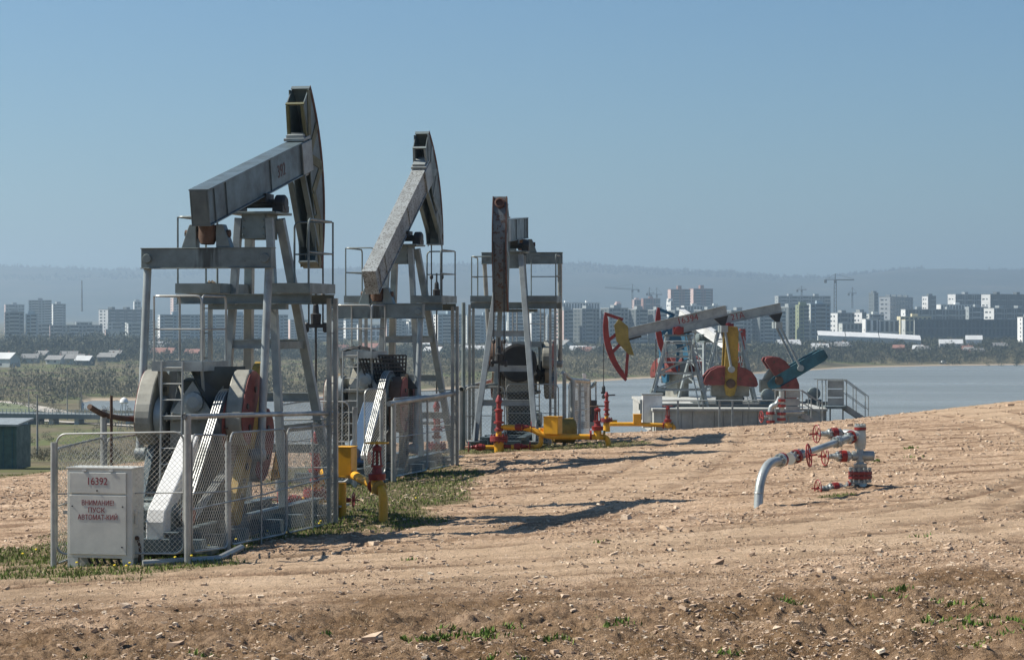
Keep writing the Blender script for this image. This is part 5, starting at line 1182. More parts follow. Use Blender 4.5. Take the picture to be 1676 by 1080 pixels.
PB, wxb = small_pump((WX(1192, D2), WZ(535, D2)), D2, 1, 'small pumpjack behind, long grey beam, blue head with red rim, teal crank', M['silver'], M['blue'], M['blue'], M['teal'], M['dullred'], 11.5, 2.1, 2.25, WZ(668, D2), 30, ((1272-1192)*D2/4000, WZ(622, D2)), 1.0, code='21А', code_u=0.45)
# third: turned away, head towards the right rear
D3 = 106.0
PC, wxc = small_pump((WX(1152, D3), WZ(552, D3)), D3, 1, 'small pumpjack turned nearly end-on between the other two, blue head lowered', M['white'], M['blue'], M['blue'], M['blue'], M['dullred'], 20, 2.2, 2.1, WZ(668, D3), 80, (2.2, WZ(610, D3)), 0.5, yaw=R(118))
# far pumpjack seen end-on beyond the plateau edge
def far_unit():
    D = 88.0; b = at(952, 696, D); root = empty('pumpjack', (b.x, D, b.z-0.6), 0, 'distant small pumpjack seen end-on by the water, between the big pumpjack and the red head', 'pumpjack')
    s = 4000/D; Z = lambda py: 3.3-(py-530)/s-(b.z-0.6); X = lambda px: (px-952)/s
    for x in (952-3, 952+11): 
        m = MB(); m.bar((X(x), 0, Z(700)), (X(x-2 if x < 955 else x), 0, Z(630)), 0.07, 0.08, (0, 1, 0)); m.build('post', M['white'], root)
    for k in range(6): m = MB(); y = Z(640+k*10); m.bar((X(949), 0, y), (X(963), 0, y), 0.04, 0.04); m.build('rung', M['silver'], root)
    m = MB(); m.bar((X(964), 0.1, Z(700)), (X(961), 0.1, Z(621)), 0.24, 0.2, (0, 1, 0)); m.build('beam', M['wood'], root)
    m = MB(); m.prism([(X(953), Z(611)), (X(959), Z(612)), (X(961), Z(640)), (X(957), Z(640))], -0.1, 0.1, 'xz'); m.build('horse_head', M['white'], root)
    m = MB(); m.tube([(X(x), 0, Z(y)) for x, y in ((938, 623), (940, 630), (945, 633), (951, 632), (955, 628))], 0.06, 8); m.tube([(X(x), 0, Z(y)) for x, y in ((962, 630), (966, 634), (970, 632), (975, 624))], 0.06, 8); m.build('equalizer', M['steel'], root)
    for x in (938, 975): m = MB(); m.cyl((X(x), 0, Z(624)), (X(x+1), 0, Z(690)), 0.03, 8); m.build('pitman', M['silver'], root)
    for x in (942, 972): m = MB(); m.bx(X(x)-0.1, X(x)+0.1, -0.3, 0.3, Z(682), Z(655)); m.bx(X(x)-0.13, X(x)+0.13, -0.35, 0.35, Z(696), Z(678)); m.build('counterweight', M['black'], root)
    m = MB(); m.bx(X(936), X(975), -0.5, 0.5, Z(700), Z(690)); m.build('base', M['steel'], root)
far_unit()
# ladders and small decks on the two lattice posts (rear railings)
for rt, hz in ((PA, 2.9), (PB, 2.9)):
    ladder(rt, (0.95, -0.75, 0.1), (0.42, -0.32, hz), 0.34, (1, 0, 0.15), 9, M['silver'], 0.025)
    rail_loop(rt, [(0.5, -0.5), (-0.5, -0.5), (-0.5, 0.5), (0.5, 0.5)], 1.9, 0.8, mat=M['silver'])
    m = MB(); m.bx(-0.6, 0.6, -0.55, 0.55, 1.86, 1.9); m.build('deck', M['silver'], rt)
# ---- concrete pad with plank-formed face
def pad():
    D = 92.5; x0, x1 = WX(1070, D), WX(1352, D); zt = WZ(673, D); zb = WZ(712, D); cx = (x0+x1)/2
    root = empty('concrete_foundation', (cx, D, zb), 0, 'long grey concrete foundation with board-marked face under the small pumpjacks', 'foundation')
    m = MB(); m.bx(x0-cx, x1-cx, 0.06, 16, 0, zt-zb); m.build('concrete_block', M['concrete'], root)
    m = MB(); m.bx(x0-cx-0.05, x1-cx+0.05, -0.08, 16.05, zt-zb, zt-zb+0.10); m.build('slab_edge', M['concrete'], root)
    rs = random.Random(3); x = x0; k = 0
    me = {}
    while x < x1-0.2:
        w = rs.uniform(0.2, 0.42) if rs.random() < 0.7 else rs.uniform(0.5, 1.2); w = min(w, x1-x)
        m = MB(); m.bx(x-cx+0.008, x-cx+w-0.008, rs.uniform(-0.01, 0.02), 0.055, 0.02, zt-zb-0.01); m.build('panel', M['concrete'], root); x += w
    m = MB(); m.bx(WX(1072, D)-cx, WX(1100, D)-cx, -0.5, -0.1, 0.12, 0.42); m.build('step_block', M['concrete'], root)
    return zt
PZ = pad()+0.10
def walkway():
    D = 92.2; root = empty('pad_railing', (WX(1180, D), D, PZ), 0, 'thin pipe railing on posts along the front of the concrete foundation', 'railing'); cx = WX(1180, D)
    zt = WZ(655, D)-PZ
    m = MB(); m.cyl((WX(1083, D)-cx, -0.2, zt), (WX(1268, D)-cx, -0.2, zt), 0.025, 8); m.cyl((WX(1083, D)-cx, -0.2, zt*0.5), (WX(1268, D)-cx, -0.2, zt*0.5), 0.015, 8); m.build('top_rail', M['silver'], root)
    for px in (1109, 1150, 1177, 1198, 1225, 1265):
        m = MB(); x = WX(px, D)-cx; z0 = -0.9 if px in (1109, 1177, 1198) else 0; m.bar((x, -0.2, z0), (x, -0.2, zt), 0.07 if z0 < 0 else 0.035, 0.07 if z0 < 0 else 0.035, (0, 1, 0)); m.build('post', M['silver'], root)
walkway()
def stair(px0, px1, D, deck_top, rail_top, foot, label, left=True):
    """landing with panelled screen between px0..px1 and a stair falling to the right to foot=(px,py)"""
    zt = WZ(deck_top, D); X0, X1 = WX(px0, D), WX(px1, D); root = empty('steel_stair', ((X0+X1)/2, D, WZ(foot[1], D)), 0, label, 'stairs', 'steel stairs up to the concrete pad'); o = Vector(((X0+X1)/2, D, WZ(foot[1], D)))
    def L(x, y, z): return Vector((x, y, z))-Vector((o.x, 0, o.z))
    zr = WZ(rail_top, D); a = X0-o.x; b = X1-o.x; zt_ = zt-o.z; zr_ = zr-o.z
    m = MB(); m.bx(a-0.1, b+0.1, -0.6, 0.6, zt_-0.1, zt_); m.build('landing', M['steel'], root)
    h = (zr_-zt_)
    for k in range(3):
        m = MB(); m.bx(a, b, -0.5, -0.46, zt_+0.02+k*h/3.05, zt_+(k+1)*h/3.05-0.015); m.build('screen_panel', M['silver'], root)
    m = MB()
    for x in (a-0.08, b+0.1): m.cyl((x, -0.55, zt_), (x, -0.55, zr_+0.02), 0.022, 6); m.cyl((x, 0.55, zt_), (x, 0.55, zr_+0.02), 0.022, 6)
    for x in (a-0.05, a+0.12, b+0.0): m.bar((x, -0.3, zt_-0.1), (x, -0.3, 0.0), 0.05, 0.05, (0, 1, 0))
    for y in (-0.55, 0.55): m.cyl((a-0.4, y, zr_), (b+0.1, y, zr_), 0.02, 6)
    m.cyl((a-0.4, -0.55, zr_), (a-0.4, -0.55, zt_), 0.02, 6); m.cyl((b+0.1, -0.55, zr_-h*0.45), (b+0.1, 0.55, zr_-h*0.45), 0.015, 6)
    m.build('landing_rail', M['silver'], root)
    f = L(WX(foot[0], D), 0, WZ(foot[1], D)); t = Vector((b+0.1, 0, zt_-0.04))
    for y in (0.4, -0.4): st = MB(); st.bar((t.x, y, t.z-0.02), (f.x, y, 0.0), 0.04, 0.2); s = st.build('stringer', M['silver'], root)
    nst = 8
    for k in range(nst):
        c = Vector((t.x, 0, t.z)).lerp(Vector((f.x, 0, 0)), (k+0.7)/nst); q = MB(); q.bx(c.x-0.12, c.x+0.12, -0.375, 0.375, c.z+0.02, c.z+0.045); q.build('tread', M['steel'], s)
    for y in (-0.42, 0.42):
        m = MB(); m.cyl((t.x, y, zr_), (f.x-0.03, y, h*1.0), 0.02, 6); m.cyl((t.x, y, zr_-h*0.5), (f.x-0.03, y, h*0.5), 0.014, 6)
        for k in (0.02, 0.45, 1.0): x = t.x+(f.x-0.03-t.x)*k; zb = t.z*(1-k); m.cyl((x, y, zb), (x, y, zb+h), 0.018, 6)
        m.build('stair_rail', M['silver'], root)
stair(1284, 1306, 90.5, 676, 638, (1345, 697), 'nearer steel stair with panelled landing, left of the taller one')
stair(1352, 1378, 94, 664, 621, (1420, 691), 'right-hand taller steel stair with panelled landing, against the water')
# white cabinet and wellhead at the pad's left end, red-white valve group at its front
def white_cab():
    D = 93.5; x0, x1 = WX(1052, D), WX(1084, D); z0 = WZ(700, D); root = empty('equipment_cabinet', ((x0+x1)/2, D, z0), 0, 'white equipment cabinet at the left end of the concrete foundation', 'cabinet'); w = (x1-x0)/2; h = WZ(646, D)-z0
    m = MB(); m.bx(-w, w, 0, 0.8, 0.0, h); m.build('cabinet_body', M['white'], root, bevel=0.01)
    for k in (0, 1): m = MB(); m.bx(-w+0.04+k*w, -0.02+k*w, -0.02, -0.002, 0.08, h-0.1); m.build('door', M['white'], root)
    m = MB(); m.bx(-w-0.04, w+0.04, -0.05, 0.85, h, h+0.04); m.build('cabinet_roof', M['silver'], root)
    m = MB(); m.bx(-w-0.1, -w-0.02, -0.02, 0.1, 0.3, 0.85*h); m.build('side_box', M['silver'], root)
white_cab()
def valve_group():
    D = 88.0; b = at(1268, 703, D); z0 = gz(b.x, D); root = empty('wellhead', (b.x, D, b.z), 0, 'silver and red valve tree with two risers in front of the concrete foundation', 'wellhead')
    s = 4000/D; X = lambda px: (px-1268)/s; Z = lambda py: (703-py)/s
    for px, top in ((1261, 672), (1279, 640)):
        m = MB(); m.cyl((X(px), 0, -0.4), (X(px), 0, Z(top)), 0.09, 12); m.build('riser', M['valve'], root, smooth=True)
    for px, pys in ((1261, (676, 690)), (1279, (655, 664, 677, 686, 700))):
        for py in pys: m = MB(); m.cyl((X(px), 0, Z(py)-0.05), (X(px), 0, Z(py)+0.05), 0.16, 14); m.build('flange', M['red'], root)
    m = MB(); m.tube(bend([(X(1261), 0, Z(675)), (X(1262), 0, Z(665)), (X(1272), 0, Z(662)), (X(1277), 0, Z(650))], 0.12), 0.10, 12); m.build('cross_pipe', M['valve'], root, smooth=True)
    m = MB(); m.cyl((X(1279), 0, Z(675)), (X(1316), 0, Z(674)), 0.05, 10); m.build('branch_pipe', M['valve'], root, smooth=True)
    m = MB(); m.tube(bend([(X(1290), 0.1, Z(698)), (X(1312), 0.1, Z(699)), (X(1320), 0.1, Z(706))], 0.2), 0.07, 10); m.build('ground_pipe', M['valve'], root, smooth=True)
    m = MB(); m.cyl((X(1261), 0, Z(682)), (X(1249), 0, Z(682)), 0.05, 10); m.build('side_pipe', M['valve'], root, smooth=True)
    handwheel(root, (X(1246), 0, Z(682)), (1, 0.3, 0), 0.2, M['red'], 5, 0.02, 0.1)
valve_group()
za = gz(WX(992), 93)
def wellA():
    D = 93.0; b = at(993, 702, D); r_ = red_wellhead((b.x, D), 'red wellhead under the red horse head of the foremost small pumpjack', [((1, -0.1, 0), 0.4, 0.3, 'yellow', False)], k=1.0)
    r_.location.z = b.z; return r_
wellA()
flowline('thin yellow pipeline with box and red valve in front of the concrete foundation', [at(998, 694, 91), at(1043, 694, 91), at(1092, 696, 91), at(1103, 696, 91), at(1104, 712, 91)], at(1043, 694, 91), at(1093, 696, 91), rr=0.075, boxsize=(0.3, 0.25, 0.36), wheel_mat='red')

# ------------------------------------------------------------------ town: apartment blocks, halls, houses
def gm(name, c): 
    m, nt, b = newmat(name)
    n = noise(nt, 0.15, 4); cc = ramp(nt, n.outputs[0], [(0.3, tuple(k*0.85 for k in c)), (0.7, tuple(min(k*1.1, .9) for k in c))]); nt.links.new(cc.outputs[0], b.inputs["Base Color"]); b.inputs["Roughness"].default_value = 0.85; return m
T = {'grey': gm('panel_grey', (0.31, 0.335, 0.33)), 'pale': gm('panel_pale', (0.50, 0.52, 0.49)), 'white': gm('panel_white', (0.74, 0.74, 0.72)), 'pink': gm('panel_pink', (0.62, 0.47, 0.42)),
     'brick': gm('brick_red', (0.30, 0.17, 0.13)), 'green': gm('panel_green', (0.23, 0.26, 0.15)), 'yellow': gm('panel_yellow', (0.62, 0.56, 0.38)), 'blue': gm('panel_blue', (0.29, 0.36, 0.39)), 'dark': gm('dark_and_shaded_wall', (0.13, 0.15, 0.15)),
     'zinc': gm('zinc_roof', (0.55, 0.56, 0.55)), 'slate': gm('slate_roof', (0.22, 0.22, 0.21)), 'tile': gm('red_tile_roof', (0.26, 0.13, 0.10))}
mg, ntg, bgl = newmat('window_glass'); bgl.inputs["Base Color"].default_value = (0.06, 0.075, 0.08, 1); bgl.inputs["Roughness"].default_value = 0.25
def block(x0, xg, x1, ytop, D, mat, gmat, label, yb=None, floors=None, right=False, balc=True, cat='apartment block', group=None, name='apartment_block', topbox=0, wall_rows=None):
    """slab block. right=False: gable visible on the left from x0 to xg, facade xg..x1.
    right=True: facade x0..xg and gable xg..x1"""
    s = 4000/D; dg = 12.0
    gw = (xg-x0) if not right else (x1-xg); fw = (x1-xg) if not right else (xg-x0)
    psi = math.asin(min(0.92, max(0.02, gw/s/dg))); fl = fw/s/math.cos(psi)
    cxp = xg; X = (cxp-838)/s; zb = float(valve := valley_z(X, D)) - 1.0
    if yb is not None: zb = min(zb, 3.3-(yb-530)/s)
    H = 3.3-(ytop-530)/s - zb
    floors = floors or max(2, round(H/2.9)); fh = H/floors
    root = empty(name, (X, D, zb), (psi if not right else -psi), label, cat, group)
    sg = 1 if not right else -1
    # local: front corner at origin, facade runs along +x*sg, depth along +y
    def bx(m, a, b, y0, y1, z0, z1): m.bx(min(a*sg, b*sg), max(a*sg, b*sg), y0, y1, z0, z1)
    m = MB(); bx(m, 0, fl, 0, dg, 0, H); m.build('wall', T[mat], root)
    m = MB(); bx(m, -0.15, 0.0, 0.0, dg, 0, H+0.3); m.build('gable_wall', T[gmat], root)
    m = MB(); bx(m, -0.2, fl+0.2, -0.25, dg+0.2, H, H+0.6); m.build('roof_parapet', T[mat if mat != 'white' else 'pale'], root)
    win = MB(); bal = MB(); n = max(2, int(fl/3.2)); wv = fl/n
    for i in range(n):
        loggia = balc and (i % 4 in (1, 2))
        for f in range(floors):
            z = f*fh
            if loggia: bx(win, i*wv+0.05, (i+1)*wv-0.05, -0.06, -0.02, z+1.15, z+fh-0.25); bx(bal, i*wv+0.1, (i+1)*wv-0.1, -0.9, -0.8, z+0.1, z+1.1)
            else: bx(win, i*wv+wv*0.22, i*wv+wv*0.8, -0.05, -0.01, z+0.9, z+fh-0.5)
    for f in range(floors): bx(win, -0.21, -0.16, dg*0.3, dg*0.45, f*fh+0.9, f*fh+2.3) if gmat != 'pink' else None
    if gw/s > 3 and balc:
        for f in range(floors): bx(win, -0.21, -0.16, dg*0.62, dg*0.88, f*fh+0.9, f*fh+2.3)
    o = win.build('windows', mg, root); o['kind'] = 'stuff'
    if balc and bal.v: o = bal.build('balconies', T['pale' if mat in ('grey', 'blue') else 'grey'], root); o['kind'] = 'stuff'
    for k in range(max(1, int(fl/22)) if H > 20 else 0):
        m = MB(); a = (k+0.5)*fl/max(1, int(fl/22)); bx(m, a-2.5, a+2.5, 3, 8, H+0.6, H+2.8+topbox); m.build('lift_house', T[mat], root)
    return root
B = block
B(3, 8, 38, 512, 1790, 'grey', 'grey', 'tall slab block at the far left edge above the white-roofed barn', floors=9)
B(39, 42, 59, 515, 1830, 'blue', 'pale', 'narrow bluish tower section right of the leftmost slab block', floors=9)
B(4, 9, 38, 499, 2900, 'grey', 'pink', 'hazy block with pinkish gable behind the leftmost slab', floors=9)
B(44, 47, 83, 492, 2700, 'grey', 'pale', 'wide hazy tower rising left of the radio mast', floors=14)
B(79, 87, 106, 498, 2750, 'grey', 'white', 'hazy tower with bright white left gable, left of the radio mast', floors=12)
B(60, 62, 82, 531, 2050, 'grey', 'grey', 'low grey block left of the salmon gable', floors=5)
B(77, 82, 165, 533, 1980, 'grey', 'pink', 'long five-storey block with salmon left gable behind bare trees', floors=5)
B(160, 177, 236, 507, 2400, 'dark', 'white', 'dark block framed by a white gable, right of the radio mast', floors=9)
B(216, 220, 230, 494, 2900, 'pale', 'white', 'small pale tower behind the dark block with white frame', floors=9)
B(136, 138, 166, 547, 1760, 'white', 'white', 'low white flat building among the trees at left', floors=2, balc=False, cat='building', name='low_building')
B(255, 262, 466, 516, 1870, 'blue', 'white', 'very long nine-storey blue-grey block seen behind the nearest pumpjack', floors=9)
B(277, 284, 294, 488, 3000, 'pale', 'pink', 'far pinkish tower above the very long block', floors=14)
B(462, 466, 560, 536, 2100, 'grey', 'pale', 'low grey block between the nearest and middle pumpjacks', floors=5)
B(560, 566, 586, 525, 2200, 'blue', 'white', 'small block with white gable seen through the middle pumpjack ladder', floors=6)
B(583, 586, 622, 532, 2100, 'white', 'white', 'white building with tall windows framed by the middle pumpjack', floors=3, cat='building', name='public_building', balc=False)
B(626, 632, 700, 530, 2150, 'grey', 'pale', 'grey block behind the legs of the middle pumpjack', floors=5)
B(709, 717, 762, 515, 1850, 'blue', 'white', 'blue-grey block with white balcony gable right of the middle pumpjack', floors=9)
B(762, 765, 828, 517, 1880, 'blue', 'pale', 'blue-grey block behind the lowered horse head', floors=9)
B(830, 833, 858, 512, 1900, 'blue', 'grey', 'blue tower framed by the legs of the pumpjack facing the camera', floors=9)
B(859, 870, 893, 513, 1820, 'grey', 'white', 'block with broad white windowed gable behind the pumpjack facing the camera', floors=9)
B(893, 896, 908, 520, 2000, 'grey', 'grey', 'slim grey block between white gable and pink gable', floors=9)
B(909, 923, 938, 508, 1860, 'grey', 'pink', 'nine-storey block with broad pink gable right of the pumpjack facing the camera', floors=9)
row = [(939, 953, 982, 506), (984, 997, 1029, 505), (1030, 1041, 1060, 507), (1062, 1072, 1092, 508), (1096, 1105, 1134, 509), (1138, 1148, 1184, 508), (1187, 1197, 1231, 509), (1234, 1244, 1288, 510)]
rl = ['first stepped block right of the pink gable', 'stepped block behind the tip of the red horse head', 'stepped block right behind the red horse head', 'stepped block behind the yellow hinge plate', 'stepped block behind the number 16394', 'stepped block behind the middle small pumpjack', 'stepped block behind the marking 21А', 'stepped block behind the raised tail of the long beam']
for (a, b_, c_, t_), lb in zip(row, rl): B(a, b_, c_, t_, 1870, 'grey', 'dark', lb, floors=9, group='stepped nine-storey blocks of one row')  # dark gable colour paints in the shade on the end faces
B(908, 912, 982, 496, 2700, 'white', 'white', 'long white-edged building above the stepped blocks', floors=4, balc=False, cat='building', name='long_building')
B(1116, 1120, 1192, 501, 2600, 'pale', 'white', 'pale long building above the small pumpjack beam', floors=4, balc=False, cat='building', name='long_building')
B(1006, 1009, 1017, 497, 3100, 'pink', 'pink', 'small pinkish building left below the left crane', floors=4)
B(1035, 1038, 1050, 491, 3200, 'pink', 'pink', 'pinkish building under construction by the two small cranes', floors=6)
B(1050, 1053, 1081, 489, 3150, 'brick', 'brick', 'brown building under construction below two small cranes', floors=6)
B(1094, 1098, 1130, 474, 3000, 'brick', 'pink', 'left of the two brown brick towers on the skyline', floors=16, topbox=2, group='brown brick towers on the skyline')
B(1129, 1135, 1168, 473, 3030, 'brick', 'pink', 'right of the two brown brick towers on the skyline', floors=16, topbox=2, group='brown brick towers on the skyline')
B(1092, 1098, 1101, 493, 2600, 'white', 'white', 'small white tower below the left brick tower', floors=6)
B(1270, 1274, 1362, 485, 2700, 'grey', 'grey', 'wide hazy block left of the big crane', floors=12)
B(1280, 1291, 1306, 503, 1900, 'grey', 'dark', 'block with cream roof edge right of the raised beam tail', floors=9)
B(1305, 1308, 1324, 500, 1880, 'green', 'green', 'greenish yellow block right of the beam tail', floors=10)
B(1324, 1327, 1360, 498, 1900, 'blue', 'pale', 'blue-grey block left of the white windowed gable', floors=10)
B(1359, 1371, 1401, 513, 2100, 'grey', 'white', 'block with white windowed gable below the big crane', floors=6)
B(1398, 1411, 1419, 512, 2150, 'grey', 'white', 'small block with white gable right of the big crane', floors=6)
B(1424, 1431, 1438, 480, 3000, 'dark', 'dark', 'dark tower behind the white striped gable', floors=12)
B(1437, 1457, 1518, 486, 2650, 'grey', 'white', 'long block with broad white striped gable right of the big crane', floors=9)
B(1512, 1519, 1533, 485, 2700, 'dark', 'white', 'dark block with white gable at the end of the striped-gable block', floors=9)
B(1554, 1564, 1612, 482, 2650, 'grey', 'white', 'block with white balcony gable left of the bright blank gable', floors=7)
B(1609, 1621, 1700, 482, 2500, 'dark', 'white', 'dark wide block with blank bright gable at the right edge', floors=7)
B(1478, 1482, 1584, 507, 2250, 'grey', 'white', 'long five-storey block with white roof line right of centre', floors=5)
B(1583, 1586, 1618, 503, 2300, 'grey', 'grey', 'grey block right of the long white-roofed one', floors=6)
B(1614, 1627, 1700, 505, 2200, 'grey', 'white', 'block with white balcony gable at the right edge', floors=6)
B(1536, 1540, 1600, 499, 2600, 'white', 'white', 'thin white-topped building below the skyline blocks at right', floors=3, balc=False, cat='building', name='long_building')
B(1415, 1417, 1437, 523, 1900, 'white', 'white', 'white hall with tall dark windows right of centre', floors=2, balc=False, cat='hall', name='hall')
B(1437, 1440, 1472, 525, 1900, 'pale', 'white', 'pale hall joined to the white windowed hall', floors=2, balc=False, cat='hall', name='hall')
B(1480, 1482, 1496, 524, 1880, 'yellow', 'pale', 'cream panelled hall by the long low works', floors=2, balc=False, cat='hall', name='hall')
B(1495, 1497, 1700, 524, 1900, 'dark', 'pale', 'long low works with dark glass bands at right', floors=3, balc=False, cat='works', name='factory')
B(1472, 1474, 1525, 519, 1960, 'yellow', 'yellow', 'yellowish low hall behind the works', floors=3, balc=False, cat='hall', name='hall')
B(1671, 1674, 1700, 520, 1800, 'pale', 'white', 'pale tower block cut by the right picture edge', floors=7)
B(1376, 1379, 1412, 530, 2000, 'grey', 'pale', 'low grey building above the long white wall', floors=3, balc=False, cat='building', name='low_building')
rs_ = random.Random(77)
for k in range(34):
    px = 165 + k*45 + rs_.uniform(-12, 12); w_ = rs_.uniform(16, 46); g_ = rs_.uniform(3, 9); yt = rs_.uniform(517, 531); D_ = rs_.uniform(2150, 2600)
    if 1400 < px < 1500: continue
    if px+w_ > 1690: break
    B(px, px+g_, px+w_, yt, D_, rs_.choice(['grey', 'grey', 'blue', 'pale', 'dark', 'brick']), rs_.choice(['white', 'pale', 'pale', 'pink', 'grey']), 'hazy mid-rise block in the packed middle of the town', floors=rs_.choice([5, 5, 7, 9]), group='hazy mid-rise blocks filling the town')
for k, (px, w_, yt) in enumerate([(92, 26, 536), (120, 30, 528), (168, 34, 540), (205, 30, 530), (236, 18, 526), (470, 34, 524), (508, 26, 533), (540, 22, 521), (628, 30, 521), (664, 26, 527), (688, 18, 519), (1100, 60, 519), (1215, 50, 517), (1418, 30, 515), (1520, 40, 513)]):
    B(px, px+5, px+w_, yt, 2020 if px < 700 else 2300, ['grey', 'pale', 'blue', 'grey'][k % 4], ['white', 'pale', 'pink'][k % 3], 'pale block standing in the nearer rows of the hazy town', floors=[5, 7, 9][k % 3], group='pale blocks in the nearer rows of the town')
# long white wall, drawn as sheds with roofs sloped to catch the sun
def long_wall():
    D = 1720; pts = [(1339, 541), (1385, 543), (1440, 545), (1509, 549)]; x0 = (1339-838)*D/4000
    root = empty('long_shed', (x0, D, 0), 0, 'very long low sheds with white roofs sloped to catch the sun, between the trees and the town blocks', 'sheds')
    for (a, ya), (b_, yb_) in zip(pts[:-1], pts[1:]):
        m = MB(); X0 = (a-838)*D/4000-x0; X1 = (b_-838)*D/4000-x0-0.6; Z0 = 3.3-(ya-530)*D/4000; Z1 = 3.3-(yb_-530)*D/4000
        m.add([(X0, 0, Z0-3.2), (X1, 0, Z1-3.2), (X1, 4.5, Z1), (X0, 4.5, Z0), (X0, 0, Z0-3.6), (X1, 0, Z1-3.6), (X1, 4.5, Z1-0.4), (X0, 4.5, Z0-0.4)], [(0, 1, 2, 3), (7, 6, 5, 4), (0, 4, 5, 1), (3, 2, 6, 7), (0, 3, 7, 4), (1, 5, 6, 2)]); m.build('roof', T['white'], root)
        m = MB(); m.prism([(X0, Z0-3.6), (X1, Z1-3.6), (X1, Z1-7), (X0, Z0-7)], 0.2, 4.3, 'xz'); m.build('wall', T['pale'], root)
long_wall()
def house(px, py, D, w, d, h, rmat, wmat, label, rz=0.0, group='small houses by the far bank'):
    X = (px-838)*D/4000; z = float(valley_z(X, D)); z = max(z, -22)
    root = empty('house', (X, D, z-0.3), rz, label, 'house', group)
    m = MB(); m.bx(-w/2, w/2, -d/2, d/2, 0, h); m.add([(-w/2, -d/2, h), (-w/2, d/2, h), (-w/2, 0, h+d*0.30), (w/2, -d/2, h), (w/2, d/2, h), (w/2, 0, h+d*0.30)], [(0, 1, 2), (3, 5, 4)]); m.build('wall', T[wmat], root)
    m = MB(); e = 0.5; rise = d*0.30
    for s in (-1, 1):
        m.add([(-w/2-e, 0, h+rise+0.25), (w/2+e, 0, h+rise+0.25), (w/2+e, s*(d/2+e), h-0.1), (-w/2-e, s*(d/2+e), h-0.1), (-w/2-e, 0, h+rise+0.05), (w/2+e, 0, h+rise+0.05), (w/2+e, s*(d/2+e), h-0.3), (-w/2-e, s*(d/2+e), h-0.3)],
              [(0, 1, 2, 3), (7, 6, 5, 4), (0, 3, 7, 4), (1, 5, 6, 2), (3, 2, 6, 7), (0, 4, 5, 1)])
    rf = m.build('roof', T[rmat], root)
    q = MB(); q.bx(w*0.2, w*0.2+0.7, 0.5, 1.2, h+rise*0.4, h+rise+1.0); q.build('chimney', T['brick'], rf)
    for k in range(max(1, int(w/4))): q = MB(); q.bx(-w/2+1+k*4, -w/2+2.3+k*4, -d/2-0.05, -d/2-0.01, 1.1, 2.3); q.build('window', mg, root)
def houses():
    D = 1210; house(4, 600, D, 15, 9, 4.6, 'zinc', 'pale', 'large barn with bright white roof at the left edge', R(-24), None)
    spec = [(50, 1280, 'slate', 'long low house with dark roof right of the white barn'), (70, 1340, 'slate', 'low dark-roofed house left of the bare trees'), (92, 1260, 'slate', 'small house with grey sheet roof behind the scrub at left'),
            (113, 1330, 'slate', 'grey gabled house below the radio mast'), (124, 1250, 'slate', 'grey house with broad grey roof below the radio mast'), (139, 1230, 'zinc', 'small white-roofed shed in front of the grey gabled house'),
            (178, 1300, 'slate', 'low dark-roofed house left of the left counterweight'), (190, 1360, 'slate', 'grey-roofed house just left of the nearest pumpjack')]
    for px, D, r_, lb in spec: house(px, 0, D, random.uniform(7, 11), random.uniform(6, 8), random.uniform(2.6, 3.4), r_, random.choice(['grey', 'pale', 'dark']), lb, R(random.uniform(-25, 5)))
    house(268, 0, 1400, 13, 9, 3, 'tile', 'pale', 'house with red roof behind the low platform of the nearest pumpjack', R(-12))
    house(316, 0, 1400, 8, 7, 3, 'tile', 'pale', 'small red-roofed house right behind the low platform ladder', R(-12))
    house(604, 0, 1480, 11, 8, 4.5, 'tile', 'pink', 'pink two-storey house behind the middle pumpjack platform', R(-12), None)
    house(710, 0, 1450, 10, 7, 3.2, 'zinc', 'pale', 'white-roofed house at the right leg of the middle pumpjack', R(-20))
    house(920, 0, 1560, 14, 10, 4.5, 'slate', 'pale', 'pale gabled house below the pink gable', R(-50))
    house(950, 0, 1480, 12, 8, 3, 'zinc', 'pale', 'long house with pale roof below the stepped blocks', R(-8))
    house(1290, 0, 1640, 15, 10, 3.6, 'zinc', 'dark', 'house with broad white roof right of the raised beam tail', R(12))
    house(1338, 0, 1600, 8, 6, 3, 'zinc', 'white', 'small white house in the trees below the long wall', R(5))
    house(1471, 0, 1620, 7, 6, 3.6, 'tile', 'brick', 'small reddish house below the long white wall', R(-15))
    house(1586, 0, 1640, 6, 5, 3, 'slate', 'yellow', 'small orange-yellow house in the dark trees at right', R(-30))
    house(1594, 0, 1740, 11, 9, 5.5, 'zinc', 'white', 'white two-storey house in front of the long low works', R(-10), None)
    house(1556, 0, 1730, 16, 9, 3, 'zinc', 'white', 'long white-roofed shed left of the white two-storey house', R(-6))
    g = 'small houses scattered through the gardens'
    rs = random.Random(12)
    for i in range(36):
        px = rs.uniform(215, 1676); D = rs.uniform(1440, 1690)
        if px > 1100: D = rs.uniform(1590, 1760)
        r_ = rs.choice(['zinc', 'zinc', 'slate', 'slate', 'tile']); q = next(t for lim, t in ((470, 'behind the nearest pumpjack'), (700, 'behind the middle pumpjack'), (905, 'behind the pumpjack facing the camera'), (1100, 'behind the red horse head'), (1290, 'above the small pumpjacks'), (1480, 'below the long white wall'), (1900, 'below the long low works')) if px < lim)
        lb = 'small hazy house with %s roof in the gardens %s' % ({'zinc': 'pale sheet', 'slate': 'dark', 'tile': 'reddish'}[r_], q)
        house(px, 0, D, rs.uniform(6, 11), rs.uniform(6, 8), rs.uniform(2.4, 3.4), r_, rs.choice(['grey', 'pale', 'dark', 'white', 'brick']), lb, R(rs.uniform(-35, 35)), lb[6:].replace('house', 'houses'))
houses()
M['crane'] = paint('crane_steel', (0.16, 0.16, 0.15), 0.6, 0, 0.1)
